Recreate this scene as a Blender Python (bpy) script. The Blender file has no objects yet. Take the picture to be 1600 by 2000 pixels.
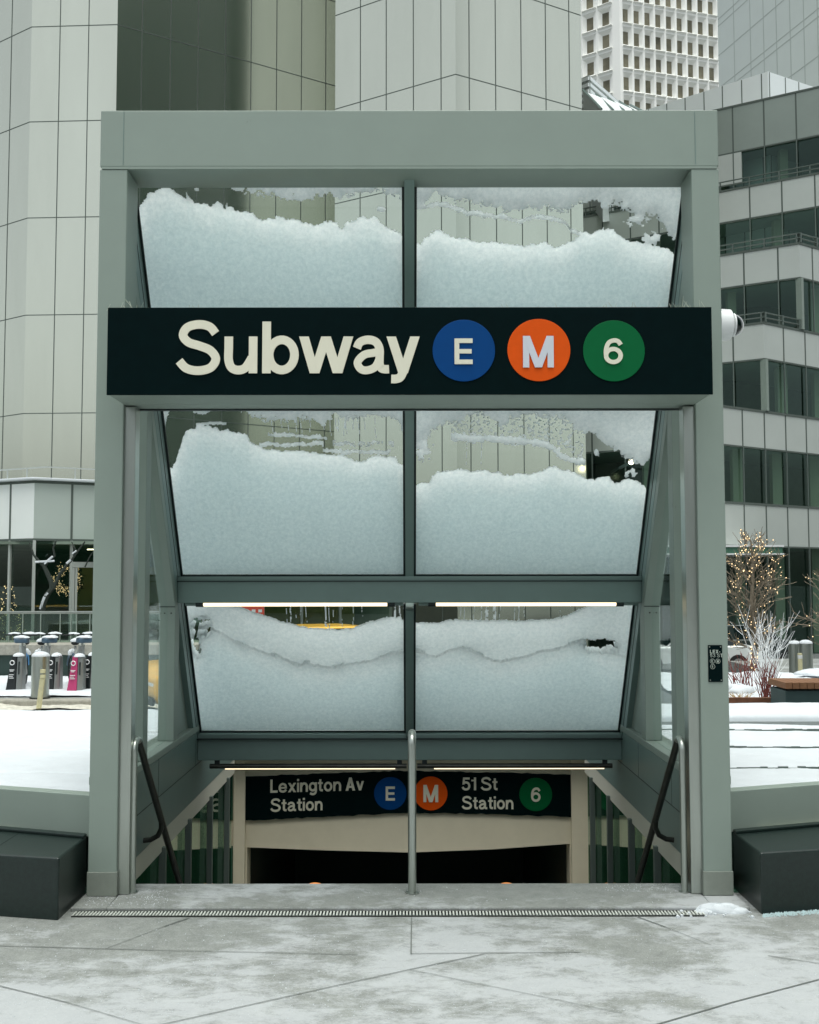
import bpy, math, random
import numpy as np
from mathutils import Matrix, Vector

R = math.radians
sc = bpy.context.scene
COL = sc.collection

# ------------------------------------------------------------------ camera
FPX, PITCH, YAW, ROLL = 2162.8, 0.0643, 0.0005, -0.0011
CX, CD, CZ = -0.0046, 6.3946, 1.7663
fw = np.array([math.sin(YAW)*math.cos(PITCH), math.cos(YAW)*math.cos(PITCH), math.sin(PITCH)])
rt = np.array([math.cos(YAW), -math.sin(YAW), 0.0])
up = np.cross(rt, fw)
rt, up = rt*math.cos(ROLL)+up*math.sin(ROLL), up*math.cos(ROLL)-rt*math.sin(ROLL)
camd = bpy.data.cameras.new('camera')
camd.sensor_width = 36.0
camd.lens = FPX*36.0/2000.0
camd.clip_start, camd.clip_end = 0.1, 2000.0
cam = bpy.data.objects.new('camera', camd)
COL.objects.link(cam)
M4 = Matrix.Identity(4)
for i in range(3):
    M4[i][0], M4[i][1], M4[i][2] = rt[i], up[i], -fw[i]
M4[0][3], M4[1][3], M4[2][3] = CX, -CD, CZ
cam.matrix_world = M4
sc.camera = cam

# ------------------------------------------------------------------ world, sun, exposure
SUN_EL, SUN_ROT = R(79), R(165)
w = bpy.data.worlds.new('World')
sc.world = w
w.use_nodes = True
nt = w.node_tree
nt.nodes.clear()
sky = nt.nodes.new('ShaderNodeTexSky')
sky.sky_type = 'NISHITA'
sky.sun_disc = False
sky.sun_elevation, sky.sun_rotation = SUN_EL, SUN_ROT
sky.air_density, sky.dust_density, sky.ozone_density = 1.0, 4.0, 1.0
hs = nt.nodes.new('ShaderNodeHueSaturation')
hs.inputs['Saturation'].default_value = 0.28          # an overcast sky is grey
bg = nt.nodes.new('ShaderNodeBackground')
bg.inputs['Strength'].default_value = 0.13
wo = nt.nodes.new('ShaderNodeOutputWorld')
nt.links.new(sky.outputs[0], hs.inputs['Color'])
tint = nt.nodes.new('ShaderNodeMix'); tint.data_type = 'RGBA'; tint.blend_type = 'MULTIPLY'
tint.inputs['Factor'].default_value = 1.0; tint.inputs['B'].default_value = (.965, 1.0, .975, 1)
nt.links.new(hs.outputs[0], tint.inputs['A']); nt.links.new(tint.outputs['Result'], bg.inputs['Color'])
nt.links.new(bg.outputs[0], wo.inputs['Surface'])
sund = bpy.data.lights.new('sun', 'SUN')
sund.energy, sund.angle, sund.color = 1.4, R(60), (0.97, 0.985, 0.92)
sun = bpy.data.objects.new('sun', sund)
COL.objects.link(sun)
sdir = Vector((math.sin(SUN_ROT)*math.cos(SUN_EL), math.cos(SUN_ROT)*math.cos(SUN_EL), math.sin(SUN_EL)))
sun.rotation_euler = sdir.to_track_quat('Z', 'Y').to_euler()
sc.view_settings.view_transform = 'Standard'
sc.view_settings.look = 'None'
sc.view_settings.exposure = 0.7
sc.view_settings.gamma = 1.0
sc.render.engine = 'CYCLES'
cy = sc.cycles
cy.use_denoising = True
cy.max_bounces, cy.diffuse_bounces, cy.glossy_bounces = 16, 9, 4
cy.transmission_bounces, cy.transparent_max_bounces = 6, 24
cy.sample_clamp_indirect = 6.0
cy.caustics_reflective = cy.caustics_refractive = False

# ------------------------------------------------------------------ helpers
def at(px, py, Y):
    d = fw*FPX + rt*(px-800.0) - up*(py-1000.0)
    t = (Y+CD)/d[1]
    return Vector((CX+d[0]*t, -CD+d[1]*t, CZ+d[2]*t))
def atd(px, py, d): return at(px, py, d-CD)
def atz(px, py, Z):
    d = fw*FPX + rt*(px-800.0) - up*(py-1000.0)
    t = (Z-CZ)/d[2]
    return Vector((CX+d[0]*t, -CD+d[1]*t, Z))
def S(r, g, b):
    f = lambda c: (c/255/12.92) if c/255 <= .04045 else ((c/255+.055)/1.055)**2.4
    return (f(r), f(g), f(b))

class MB:
    def __init__(s): s.v, s.f = [], []
    def add(s, vs, fs):
        n = len(s.v); s.v += [tuple(q) for q in vs]; s.f += [tuple(i+n for i in f) for f in fs]; return s
    def box(s, x0, x1, y0, y1, z0, z1):
        return s.add([(x0,y0,z0),(x1,y0,z0),(x1,y1,z0),(x0,y1,z0),(x0,y0,z1),(x1,y0,z1),(x1,y1,z1),(x0,y1,z1)],
                     [(0,3,2,1),(4,5,6,7),(0,1,5,4),(1,2,6,5),(2,3,7,6),(3,0,4,7)])
    def hexa(s, p):   # eight points: bottom ring then top ring
        return s.add(p, [(0,3,2,1),(4,5,6,7),(0,1,5,4),(1,2,6,5),(2,3,7,6),(3,0,4,7)])
    def prism(s, poly, axis, a, b):
        f = {'x': lambda u,v,t:(t,u,v), 'y': lambda u,v,t:(u,t,v), 'z': lambda u,v,t:(u,v,t)}[axis]
        n = len(poly)
        return s.add([f(u,v,a) for u,v in poly]+[f(u,v,b) for u,v in poly],
                     [tuple(range(n-1,-1,-1)), tuple(range(n,2*n))]+[(i,(i+1)%n,n+(i+1)%n,n+i) for i in range(n)])
    def quad(s, a, b, c, d): return s.add([a,b,c,d], [(0,1,2,3)])
    def tube(s, pts, r, n=8, cap=True):
        pts = [Vector(p) for p in pts]; rings = []
        rs = r if isinstance(r, (list, tuple)) else [r]*len(pts)
        ref = None
        for i, p in enumerate(pts):
            t = (pts[min(i+1,len(pts)-1)]-pts[max(i-1,0)])
            if t.length < 1e-9: t = Vector((0,0,1))
            t.normalize()
            if ref is None:
                ref = Vector((0,0,1)) if abs(t.z) < .9 else Vector((1,0,0))
            a = ref - t*ref.dot(t)
            if a.length < 1e-4: a = Vector((1,0,0))-t*t.x
            a.normalize(); ref = a; b = t.cross(a)
            rings.append([p+(a*math.cos(k*2*math.pi/n)+b*math.sin(k*2*math.pi/n))*rs[i] for k in range(n)])
        vs = [q for g in rings for q in g]; fs = []
        for i in range(len(pts)-1):
            for k in range(n):
                fs.append((i*n+k, i*n+(k+1)%n, (i+1)*n+(k+1)%n, (i+1)*n+k))
        if cap:
            fs.append(tuple(range(n-1,-1,-1))); fs.append(tuple(range((len(pts)-1)*n, len(pts)*n)))
        return s.add(vs, fs)
    def cyl(s, a, b, r, n=16): return s.tube([a,b], r, n)
    def ell(s, c, rx, ry, rz, nu=12, nv=8, z0=-1.0):
        vs, fs = [], []
        a0 = math.asin(z0)
        for j in range(nv+1):
            a = a0+(math.pi/2-a0)*j/nv
            for i in range(nu):
                t = 2*math.pi*i/nu
                vs.append((c[0]+rx*math.cos(a)*math.cos(t), c[1]+ry*math.cos(a)*math.sin(t), c[2]+rz*math.sin(a)))
        for j in range(nv):
            for i in range(nu):
                fs.append((j*nu+i, j*nu+(i+1)%nu, (j+1)*nu+(i+1)%nu, (j+1)*nu+i))
        fs.append(tuple(range(nu-1,-1,-1)))
        return s.add(vs, fs)
    def ring(s, c, R0, r, ax='y', nu=28, nv=6, a0=0, a1=2*math.pi):
        pts = []
        full = abs(a1-a0-2*math.pi) < 1e-6
        for i in range(nu+1):
            t = a0+(a1-a0)*i/nu
            u, v = R0*math.cos(t), R0*math.sin(t)
            pts.append({'y':(c[0]+u,c[1],c[2]+v),'x':(c[0],c[1]+u,c[2]+v),'z':(c[0]+u,c[1]+v,c[2])}[ax])
        return s.tube(pts, r, nv, cap=not full)
    def build(s, name, mat, parent=None, smooth=False, bevel=0.0, seg=2):
        me = bpy.data.meshes.new(name)
        me.from_pydata(s.v, [], s.f)
        me.validate(); me.update()
        o = bpy.data.objects.new(name, me); COL.objects.link(o)
        if mat: me.materials.append(mat)
        if parent: o.parent = parent
        if smooth:
            for p in me.polygons: p.use_smooth = True
            try: me.set_sharp_from_angle(angle=R(40))
            except Exception: pass
        if bevel:
            m = o.modifiers.new('bevel', 'BEVEL'); m.width, m.segments, m.limit_method = bevel, seg, 'ANGLE'
            m.harden_normals = False
        return o

def tag(o, label=None, cat=None, group=None, kind=None):
    if label: o['label'] = label
    if cat: o['category'] = cat
    if group: o['group'] = group
    if kind: o['kind'] = kind
    return o
def thing(name, label, cat, loc=(0,0,0), group=None):
    o = bpy.data.objects.new(name, None); COL.objects.link(o); o.location = (0,0,0)
    o.empty_display_size = .1
    return tag(o, label, cat, group)
def copy_tree(o, parent=None):
    c = o.copy(); COL.objects.link(c)
    if parent: c.parent = parent
    for ch in list(o.children): copy_tree(ch, c)
    return c

# ------------------------------------------------------------------ materials
def mat(name, col, rough=.6, metal=0.0, var=0.0, vscale=6.0, bump=0.0, bscale=40.0, spec=.5, var2=None, stretch=None, coat=0.0):
    m = bpy.data.materials.new(name); m.use_nodes = True
    t = m.node_tree; b = t.nodes['Principled BSDF']
    b.inputs['Base Color'].default_value = (*col, 1)
    b.inputs['Roughness'].default_value = rough
    b.inputs['Metallic'].default_value = metal
    b.inputs['Specular IOR Level'].default_value = spec
    if coat: b.inputs['Coat Weight'].default_value = coat
    tc = t.nodes.new('ShaderNodeTexCoord')
    src = tc.outputs['Object']
    if stretch:
        mp = t.nodes.new('ShaderNodeMapping'); mp.inputs['Scale'].default_value = stretch
        t.links.new(src, mp.inputs['Vector']); src = mp.outputs['Vector']
    if var:
        n = t.nodes.new('ShaderNodeTexNoise'); n.inputs['Scale'].default_value = vscale
        n.inputs['Detail'].default_value = 8; n.inputs['Roughness'].default_value = .65
        t.links.new(src, n.inputs['Vector'])
        r = t.nodes.new('ShaderNodeValToRGB')
        r.color_ramp.elements[0].position, r.color_ramp.elements[1].position = .3, .7
        c2 = var2 if var2 else tuple(min(1, c*(1+var)) for c in col)
        r.color_ramp.elements[0].color = (*[c*(1-var) for c in col], 1)
        r.color_ramp.elements[1].color = (*c2, 1)
        t.links.new(n.outputs['Fac'], r.inputs['Fac'])
        t.links.new(r.outputs['Color'], b.inputs['Base Color'])
    if bump:
        n = t.nodes.new('ShaderNodeTexNoise'); n.inputs['Scale'].default_value = bscale
        n.inputs['Detail'].default_value = 6
        t.links.new(src, n.inputs['Vector'])
        bp = t.nodes.new('ShaderNodeBump'); bp.inputs['Strength'].default_value = bump; bp.inputs['Distance'].default_value = .01
        t.links.new(n.outputs['Fac'], bp.inputs['Height'])
        t.links.new(bp.outputs['Normal'], b.inputs['Normal'])
    return m
def glass(name, tint=(.93,.97,.95), ior=1.45, rough=0.0, boost=(1,1,1)):
    m = bpy.data.materials.new(name); m.use_nodes = True
    t = m.node_tree; t.nodes.clear()
    o = t.nodes.new('ShaderNodeOutputMaterial'); mx = t.nodes.new('ShaderNodeMixShader')
    tr = t.nodes.new('ShaderNodeBsdfTransparent'); gl = t.nodes.new('ShaderNodeBsdfGlossy'); fr = t.nodes.new('ShaderNodeFresnel')
    tr.inputs['Color'].default_value = (*tint, 1); gl.inputs['Roughness'].default_value = rough
    gl.inputs['Color'].default_value = (*boost, 1)
    ge = t.nodes.new('ShaderNodeNewGeometry'); mi = t.nodes.new('ShaderNodeMix')   # same reflectance from either face
    mi.inputs['A'].default_value, mi.inputs['B'].default_value = ior, 1/ior
    t.links.new(ge.outputs['Backfacing'], mi.inputs['Factor']); t.links.new(mi.outputs['Result'], fr.inputs['IOR'])
    t.links.new(fr.outputs[0], mx.inputs[0]); t.links.new(tr.outputs[0], mx.inputs[1]); t.links.new(gl.outputs[0], mx.inputs[2])
    t.links.new(mx.outputs[0], o.inputs['Surface'])
    return m
def emit(name, col, st):
    m = bpy.data.materials.new(name); m.use_nodes = True
    b = m.node_tree.nodes['Principled BSDF']
    b.inputs['Base Color'].default_value = (*col, 1); b.inputs['Roughness'].default_value = .4
    b.inputs['Emission Color'].default_value = (*col, 1); b.inputs['Emission Strength'].default_value = st
    return m

M = {}
M['frame'] = mat('painted_frame_metal', S(135,148,139), .5, .0, .035, 3.0, .05, 350)
def scuff(m, sc1=9.0, thr=.645, dark=(.10,.11,.10)):
    t = m.node_tree; b = t.nodes['Principled BSDF']
    src = b.inputs['Base Color'].links[0].from_socket
    tc = t.nodes['Texture Coordinate']
    mp = t.nodes.new('ShaderNodeMapping'); mp.inputs['Scale'].default_value = (1,1,.35)
    n = t.nodes.new('ShaderNodeTexNoise'); n.inputs['Scale'].default_value = sc1; n.inputs['Detail'].default_value = 12; n.inputs['Roughness'].default_value = .82
    t.links.new(tc.outputs['Object'], mp.inputs['Vector']); t.links.new(mp.outputs['Vector'], n.inputs['Vector'])
    r = t.nodes.new('ShaderNodeValToRGB'); r.color_ramp.elements[0].position, r.color_ramp.elements[1].position = thr, thr+.03
    r.color_ramp.elements[0].color = (0,0,0,1); r.color_ramp.elements[1].color = (.75,.75,.75,1)
    t.links.new(n.outputs['Fac'], r.inputs['Fac'])
    mx = t.nodes.new('ShaderNodeMix'); mx.data_type = 'RGBA'; mx.inputs['B'].default_value = (*dark, 1)
    t.links.new(r.outputs['Color'], mx.inputs['Factor']); t.links.new(src, mx.inputs['A']); t.links.new(mx.outputs['Result'], b.inputs['Base Color'])
scuff(M['frame'])
M['frame_dk'] = mat('canopy_frame_metal', S(112,134,129), .4, .15, .04, 4.0, .04, 350)
M['gasket'] = mat('black_gasket', S(18,34,34), .5)
M['steel'] = mat('stainless_steel', S(172,178,171), .30, .9, .10, 9, .05, 60, stretch=(1,1,.15))
M['steel_dk'] = mat('worn_steel', S(70,72,68), .35, .85, .25, 12, .08, 90)
M['signblack'] = mat('sign_black', S(3,20,21), .55, 0, .12, 14, spec=.04)
M['letter'] = mat('sign_letters_cream', S(220,217,197), .5, 0, .04, 9, stretch=(1,1,.3))
M['letterm'] = mat('sign_letter_white', S(200,204,212), .5, 0, .03, 10)
M['blue'] = mat('route_blue', S(0,62,120), .5, 0, .04, 20, spec=.12)
M['orange'] = mat('route_orange', S(216,82,14), .5, 0, .04, 20, spec=.12)
M['green'] = mat('route_green', S(0,92,50), .5, 0, .04, 20, spec=.12)
M['granite'] = mat('dark_granite', S(22,36,33), .34, 0, .28, 40, .10, 140, spec=.5)
M['conc_wall'] = mat('cream_wall', S(222,213,188), .7, 0, .04, 4, .05, 200)
M['stone'] = mat('grey_stone', S(146,152,150), .8, 0, .12, 4, .2, 60)
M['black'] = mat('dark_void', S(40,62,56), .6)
M['dkgreen'] = mat('dark_green_panel', S(66,108,88), .5, 0, .08, 5)
M['asphalt'] = mat('asphalt', S(92,96,95), .8, 0, .2, 3, .2, 80)
M['kerb'] = mat('kerb_stone', S(150,148,138), .8, 0, .25, 9, .2, 60)
M['tower'] = mat('brushed_aluminium_panel', S(205,208,194), .17, .92, .05, .35, stretch=(1,1,.2))
M['towerw'] = mat('podium_panel', S(228,233,229), .5, 0, .03, .5)
M['panelg'] = mat('podium_panel_grey', S(176,187,180), .5, 0, .04, .5)
M['joint'] = mat('panel_joint', S(84,94,88), .7)
M['spandrel'] = mat('grey_spandrel_panel', S(188,194,188), .40, .25, .05, .3)
M['spandrel_top'] = mat('dark_spandrel_panel', S(140,150,142), .35, .35, .08, .3)
M['wtower'] = mat('white_precast', S(253,253,248), .7, 0, .02, .2)
M['wwin'] = mat('tower_window', S(84,84,70), .3, 0, .4, .22, var2=S(150,144,122), spec=.2)
M['gtower'] = mat('grey_cladding', S(196,204,200), .6, 0, .03, .1)
M['louvre'] = mat('louvre_metal', S(176,182,177), .5, .2)
M['roofm'] = mat('light_roof_panel', S(240,245,245), .45, .2, .03, .3)
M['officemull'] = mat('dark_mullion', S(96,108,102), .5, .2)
M['glass'] = glass('clear_glass', (.955,.985,.975), 1.25)
M['sglass'] = glass('storefront_glass', (.66,.76,.71), 2.3, boost=(.62,.74,.69))
M['bglass'] = glass('tinted_office_glass', (.40,.52,.47), 1.6, boost=(.52,.70,.64))
M['gbal'] = glass('green_balustrade_glass', (.55,.72,.62), 1.5)
M['room'] = mat('dim_interior', S(118,132,118), .8, 0, .35, .4)
M['roomw'] = mat('interior_column', S(208,206,186), .7)
M['olive'] = mat('olive_interior_wall', S(150,146,88), .7, 0, .2, 1.2)
M['bark'] = mat('bark', S(128,118,102), .9, 0, .3, 30)
M['bark_gry'] = mat('grey_bark', S(46,54,48), .9, 0, .3, 20)
M['needle'] = mat('dark_needles', S(20,40,26), .8, 0, .4, 20)
M['wtwig'] = mat('frosted_twigs', S(226,228,228), .8)
M['rtwig'] = mat('red_twigs', S(112,52,44), .8, 0, .3, 20)
M['straw'] = mat('dry_grass', S(176,146,92), .9)
M['corten'] = mat('rusty_steel_edging', S(104,68,46), .8, 0, .3, 8)
M['wood'] = mat('bench_wood', S(122,86,58), .7, 0, .25, 14, stretch=(1,6,6))
M['bulb'] = emit('warm_bulb', (1.0,.72,.38), 1.5)
M['tube'] = emit('fluorescent_tube', (1.0,.82,.54), 1.15)
M['lampo'] = emit('orange_lamp', (1.0,.36,.08), .6)
M['headl'] = emit('shop_lamp', (1.0,.86,.58), 5.0)
M['taxi'] = mat('taxi_yellow', S(234,178,52), .3, 0, .03, 3, coat=.5)
M['carw'] = mat('white_car_paint', S(214,218,216), .35, 0, .05, 3, coat=.4)
M['card'] = mat('dark_car_paint', S(40,52,50), .3, .3, coat=.5)
M['carglass'] = mat('car_window', S(22,34,34), .08, 0)
M['rubber'] = mat('rubber', S(24,28,28), .8)
M['rim'] = mat('wheel_rim', S(150,154,152), .35, .8)
M['white_pl'] = mat('white_plastic', S(226,228,228), .4)
M['dome'] = mat('smoked_dome', S(14,24,22), .06, 0)
M['dockblk'] = mat('dock_black', S(20,28,28), .4)
M['dockpnk'] = mat('dock_magenta', S(176,56,104), .45)
M['bikeblue'] = mat('bike_blue', S(66,90,108), .4)
M['bikeblue2'] = mat('bike_bright_blue', S(78,150,208), .4)
M['bikegrey'] = mat('bike_silver', S(168,172,168), .4, .3)
M['postcream'] = mat('cream_post', S(214,208,166), .6, 0, .1, 12)
M['redban'] = mat('red_banner', S(214,84,66), .6)
M['salt'] = mat('deicing_salt', S(176,198,200), .7)
M['spike'] = mat('plastic_bird_spike', S(196,200,186), .5)

def snow_mat(name, col, rad, bump=.5, bscale=30, sss=1.0, mott=.08, trans=0.0):
    m = bpy.data.materials.new(name); m.use_nodes = True
    t = m.node_tree; b = t.nodes['Principled BSDF']
    b.inputs['Roughness'].default_value = .85
    b.inputs['Specular IOR Level'].default_value = .2
    b.inputs['Subsurface Weight'].default_value = sss
    b.inputs['Subsurface Radius'].default_value = (1.0,1.0,1.0)
    b.inputs['Subsurface Scale'].default_value = rad
    tc = t.nodes.new('ShaderNodeTexCoord')
    n = t.nodes.new('ShaderNodeTexNoise'); n.inputs['Scale'].default_value = bscale; n.inputs['Detail'].default_value = 9; n.inputs['Roughness'].default_value = .7
    t.links.new(tc.outputs['Object'], n.inputs['Vector'])
    r = t.nodes.new('ShaderNodeValToRGB'); r.color_ramp.elements[0].position, r.color_ramp.elements[1].position = .35, .65
    r.color_ramp.elements[0].color = (*[c*(1-mott) for c in col], 1); r.color_ramp.elements[1].color = (*[min(.98, c*(1+mott*.4)) for c in col], 1)
    t.links.new(n.outputs['Fac'], r.inputs['Fac']); t.links.new(r.outputs['Color'], b.inputs['Base Color'])
    bp = t.nodes.new('ShaderNodeBump'); bp.inputs['Strength'].default_value = bump; bp.inputs['Distance'].default_value = .02
    t.links.new(n.outputs['Fac'], bp.inputs['Height']); t.links.new(bp.outputs['Normal'], b.inputs['Normal'])
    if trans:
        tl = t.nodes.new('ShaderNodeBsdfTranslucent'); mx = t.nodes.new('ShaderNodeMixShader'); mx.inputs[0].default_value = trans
        an = t.nodes.new('ShaderNodeAttribute'); an.attribute_name = 'rim_glow_depth'
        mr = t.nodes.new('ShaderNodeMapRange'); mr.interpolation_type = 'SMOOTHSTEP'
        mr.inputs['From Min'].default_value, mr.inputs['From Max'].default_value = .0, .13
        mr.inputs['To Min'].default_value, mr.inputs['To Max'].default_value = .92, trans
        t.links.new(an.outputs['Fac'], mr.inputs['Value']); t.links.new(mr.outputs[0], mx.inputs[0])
        # pile body tinted darker and bluish: painted shade of the deep snow
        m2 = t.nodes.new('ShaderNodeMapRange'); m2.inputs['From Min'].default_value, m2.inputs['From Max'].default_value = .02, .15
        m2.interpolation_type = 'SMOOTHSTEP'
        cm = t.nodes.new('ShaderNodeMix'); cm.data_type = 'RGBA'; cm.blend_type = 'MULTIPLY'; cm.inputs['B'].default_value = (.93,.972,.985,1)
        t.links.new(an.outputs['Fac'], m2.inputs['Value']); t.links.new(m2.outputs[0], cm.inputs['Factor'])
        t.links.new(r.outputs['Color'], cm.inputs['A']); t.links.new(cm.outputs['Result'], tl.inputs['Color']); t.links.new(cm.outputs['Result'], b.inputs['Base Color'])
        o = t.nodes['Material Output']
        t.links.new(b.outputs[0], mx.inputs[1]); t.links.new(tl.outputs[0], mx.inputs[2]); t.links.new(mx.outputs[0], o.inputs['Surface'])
    return m
M['snow'] = snow_mat('snow', (.60,.64,.665), .02, .35, 6, sss=0.0, mott=.05)
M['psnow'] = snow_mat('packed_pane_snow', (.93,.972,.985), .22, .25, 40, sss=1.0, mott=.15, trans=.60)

# concrete pavement, scuffed white with salt and trodden snow
def pavement_mat():
    m = bpy.data.materials.new('salted_concrete'); m.use_nodes = True
    t = m.node_tree; b = t.nodes['Principled BSDF']; b.inputs['Roughness'].default_value = .75
    tc = t.nodes.new('ShaderNodeTexCoord')
    def noise(scale, detail, rough, st=(1,1,1), dist=0.0):
        mp = t.nodes.new('ShaderNodeMapping'); mp.inputs['Scale'].default_value = st
        n = t.nodes.new('ShaderNodeTexNoise'); n.inputs['Scale'].default_value = scale; n.inputs['Detail'].default_value = detail
        n.inputs['Roughness'].default_value = rough; n.inputs['Distortion'].default_value = dist
        t.links.new(tc.outputs['Object'], mp.inputs['Vector']); t.links.new(mp.outputs['Vector'], n.inputs['Vector']); return n
    def ramp(n, a, c, c0, c1):
        r = t.nodes.new('ShaderNodeValToRGB'); r.color_ramp.elements[0].position, r.color_ramp.elements[1].position = a, c
        r.color_ramp.elements[0].color = (*c0, 1); r.color_ramp.elements[1].color = (*c1, 1)
        t.links.new(n.outputs['Fac'], r.inputs['Fac']); return r
    base = ramp(noise(9, 14, .78), .32, .68, S(100,104,100), S(134,138,133))
    big = noise(.9, 4, .55, (1,1,1), .4)
    sal = noise(5, 14, .80, (.8,1.25,1), .25)
    add = t.nodes.new('ShaderNodeMath'); add.operation = 'MULTIPLY_ADD'; add.inputs[1].default_value = .9
    sep = t.nodes.new('ShaderNodeSeparateXYZ'); t.links.new(tc.outputs['Object'], sep.inputs[0])
    # more trodden snow further from the steps
    gr = t.nodes.new('ShaderNodeMapRange'); gr.inputs['From Min'].default_value = -.4; gr.inputs['From Max'].default_value = -1.9
    gr.inputs['To Min'].default_value = -.10; gr.inputs['To Max'].default_value = .10
    t.links.new(sep.outputs['Y'], gr.inputs['Value'])
    t.links.new(big.outputs['Fac'], add.inputs[0]); t.links.new(sal.outputs['Fac'], add.inputs[2])
    ad2 = t.nodes.new('ShaderNodeMath'); ad2.operation = 'ADD'
    t.links.new(add.outputs[0], ad2.inputs[0]); t.links.new(gr.outputs[0], ad2.inputs[1])
    r2 = t.nodes.new('ShaderNodeValToRGB'); r2.color_ramp.elements[0].position, r2.color_ramp.elements[1].position = .84, 1.16
    r2.color_ramp.elements[0].color = (0,0,0,1); r2.color_ramp.elements[1].color = (1,1,1,1)
    sc_ = t.nodes.new('ShaderNodeMath'); sc_.operation = 'MULTIPLY'; sc_.inputs[1].default_value = 1.0
    t.links.new(ad2.outputs[0], sc_.inputs[0]); t.links.new(sc_.outputs[0], r2.inputs['Fac'])
    r2.color_ramp.elements[1].position = 1.10
    fine = ramp(noise(120, 8, .85), .46, .62, (0,0,0), (1,1,1))
    mx2 = t.nodes.new('ShaderNodeMix'); mx2.data_type = 'RGBA'
    mx = t.nodes.new('ShaderNodeMix'); mx.data_type = 'RGBA'
    ml = t.nodes.new('ShaderNodeMath'); ml.operation = 'MULTIPLY'; ml.inputs[1].default_value = .44
    t.links.new(r2.outputs['Color'], ml.inputs[0]); t.links.new(ml.outputs[0], mx.inputs['Factor'])
    t.links.new(base.outputs['Color'], mx.inputs['A']); mx.inputs['B'].default_value = (.60,.63,.66,1)
    f2 = t.nodes.new('ShaderNodeMath'); f2.operation = 'MULTIPLY'; f2.inputs[1].default_value = .30
    t.links.new(fine.outputs['Color'], f2.inputs[0]); t.links.new(f2.outputs[0], mx2.inputs['Factor'])
    t.links.new(mx.outputs['Result'], mx2.inputs['A']); mx2.inputs['B'].default_value = (.52,.54,.53,1)
    t.links.new(mx2.outputs['Result'], b.inputs['Base Color'])
    bp = t.nodes.new('ShaderNodeBump'); bp.inputs['Strength'].default_value = .25; bp.inputs['Distance'].default_value = .006
    t.links.new(sal.outputs['Fac'], bp.inputs['Height']); t.links.new(bp.outputs['Normal'], b.inputs['Normal'])
    return m
M['pave'] = pavement_mat()

# ------------------------------------------------------------------ lettering: drawn strokes, cap height 1
def cr(pts, n=7):
    P = [pts[0]]+list(pts)+[pts[-1]]; out = []
    for i in range(1, len(P)-2):
        a, b, c, d = P[i-1], P[i], P[i+1], P[i+2]
        for k in range(n):
            t = k/n
            out.append(tuple(.5*((2*b[j])+(-a[j]+c[j])*t+(2*a[j]-5*b[j]+4*c[j]-d[j])*t*t+(-a[j]+3*b[j]-3*c[j]+d[j])*t**3) for j in (0,1)))
    out.append(tuple(pts[-1])); return out
def ellp(cx, cy_, rx, ry, n=30): return [(cx+rx*math.cos(2*math.pi*i/n), cy_+ry*math.sin(2*math.pi*i/n)) for i in range(n+1)]
W_ = .165
def rc(x0, x1, y0, y1): return ('p', [(x0,y0),(x1,y0),(x1,y1),(x0,y1)])
def pa(xt, xb, wd, h=.71, y0=0.0): return ('p', [(xb,y0),(xb+wd,y0),(xt+wd,h),(xt,h)])
def st(pts, wd=W_): return ('s', cr(pts), wd)
def lo(pts, wd=W_): return ('l', pts, wd)
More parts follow.
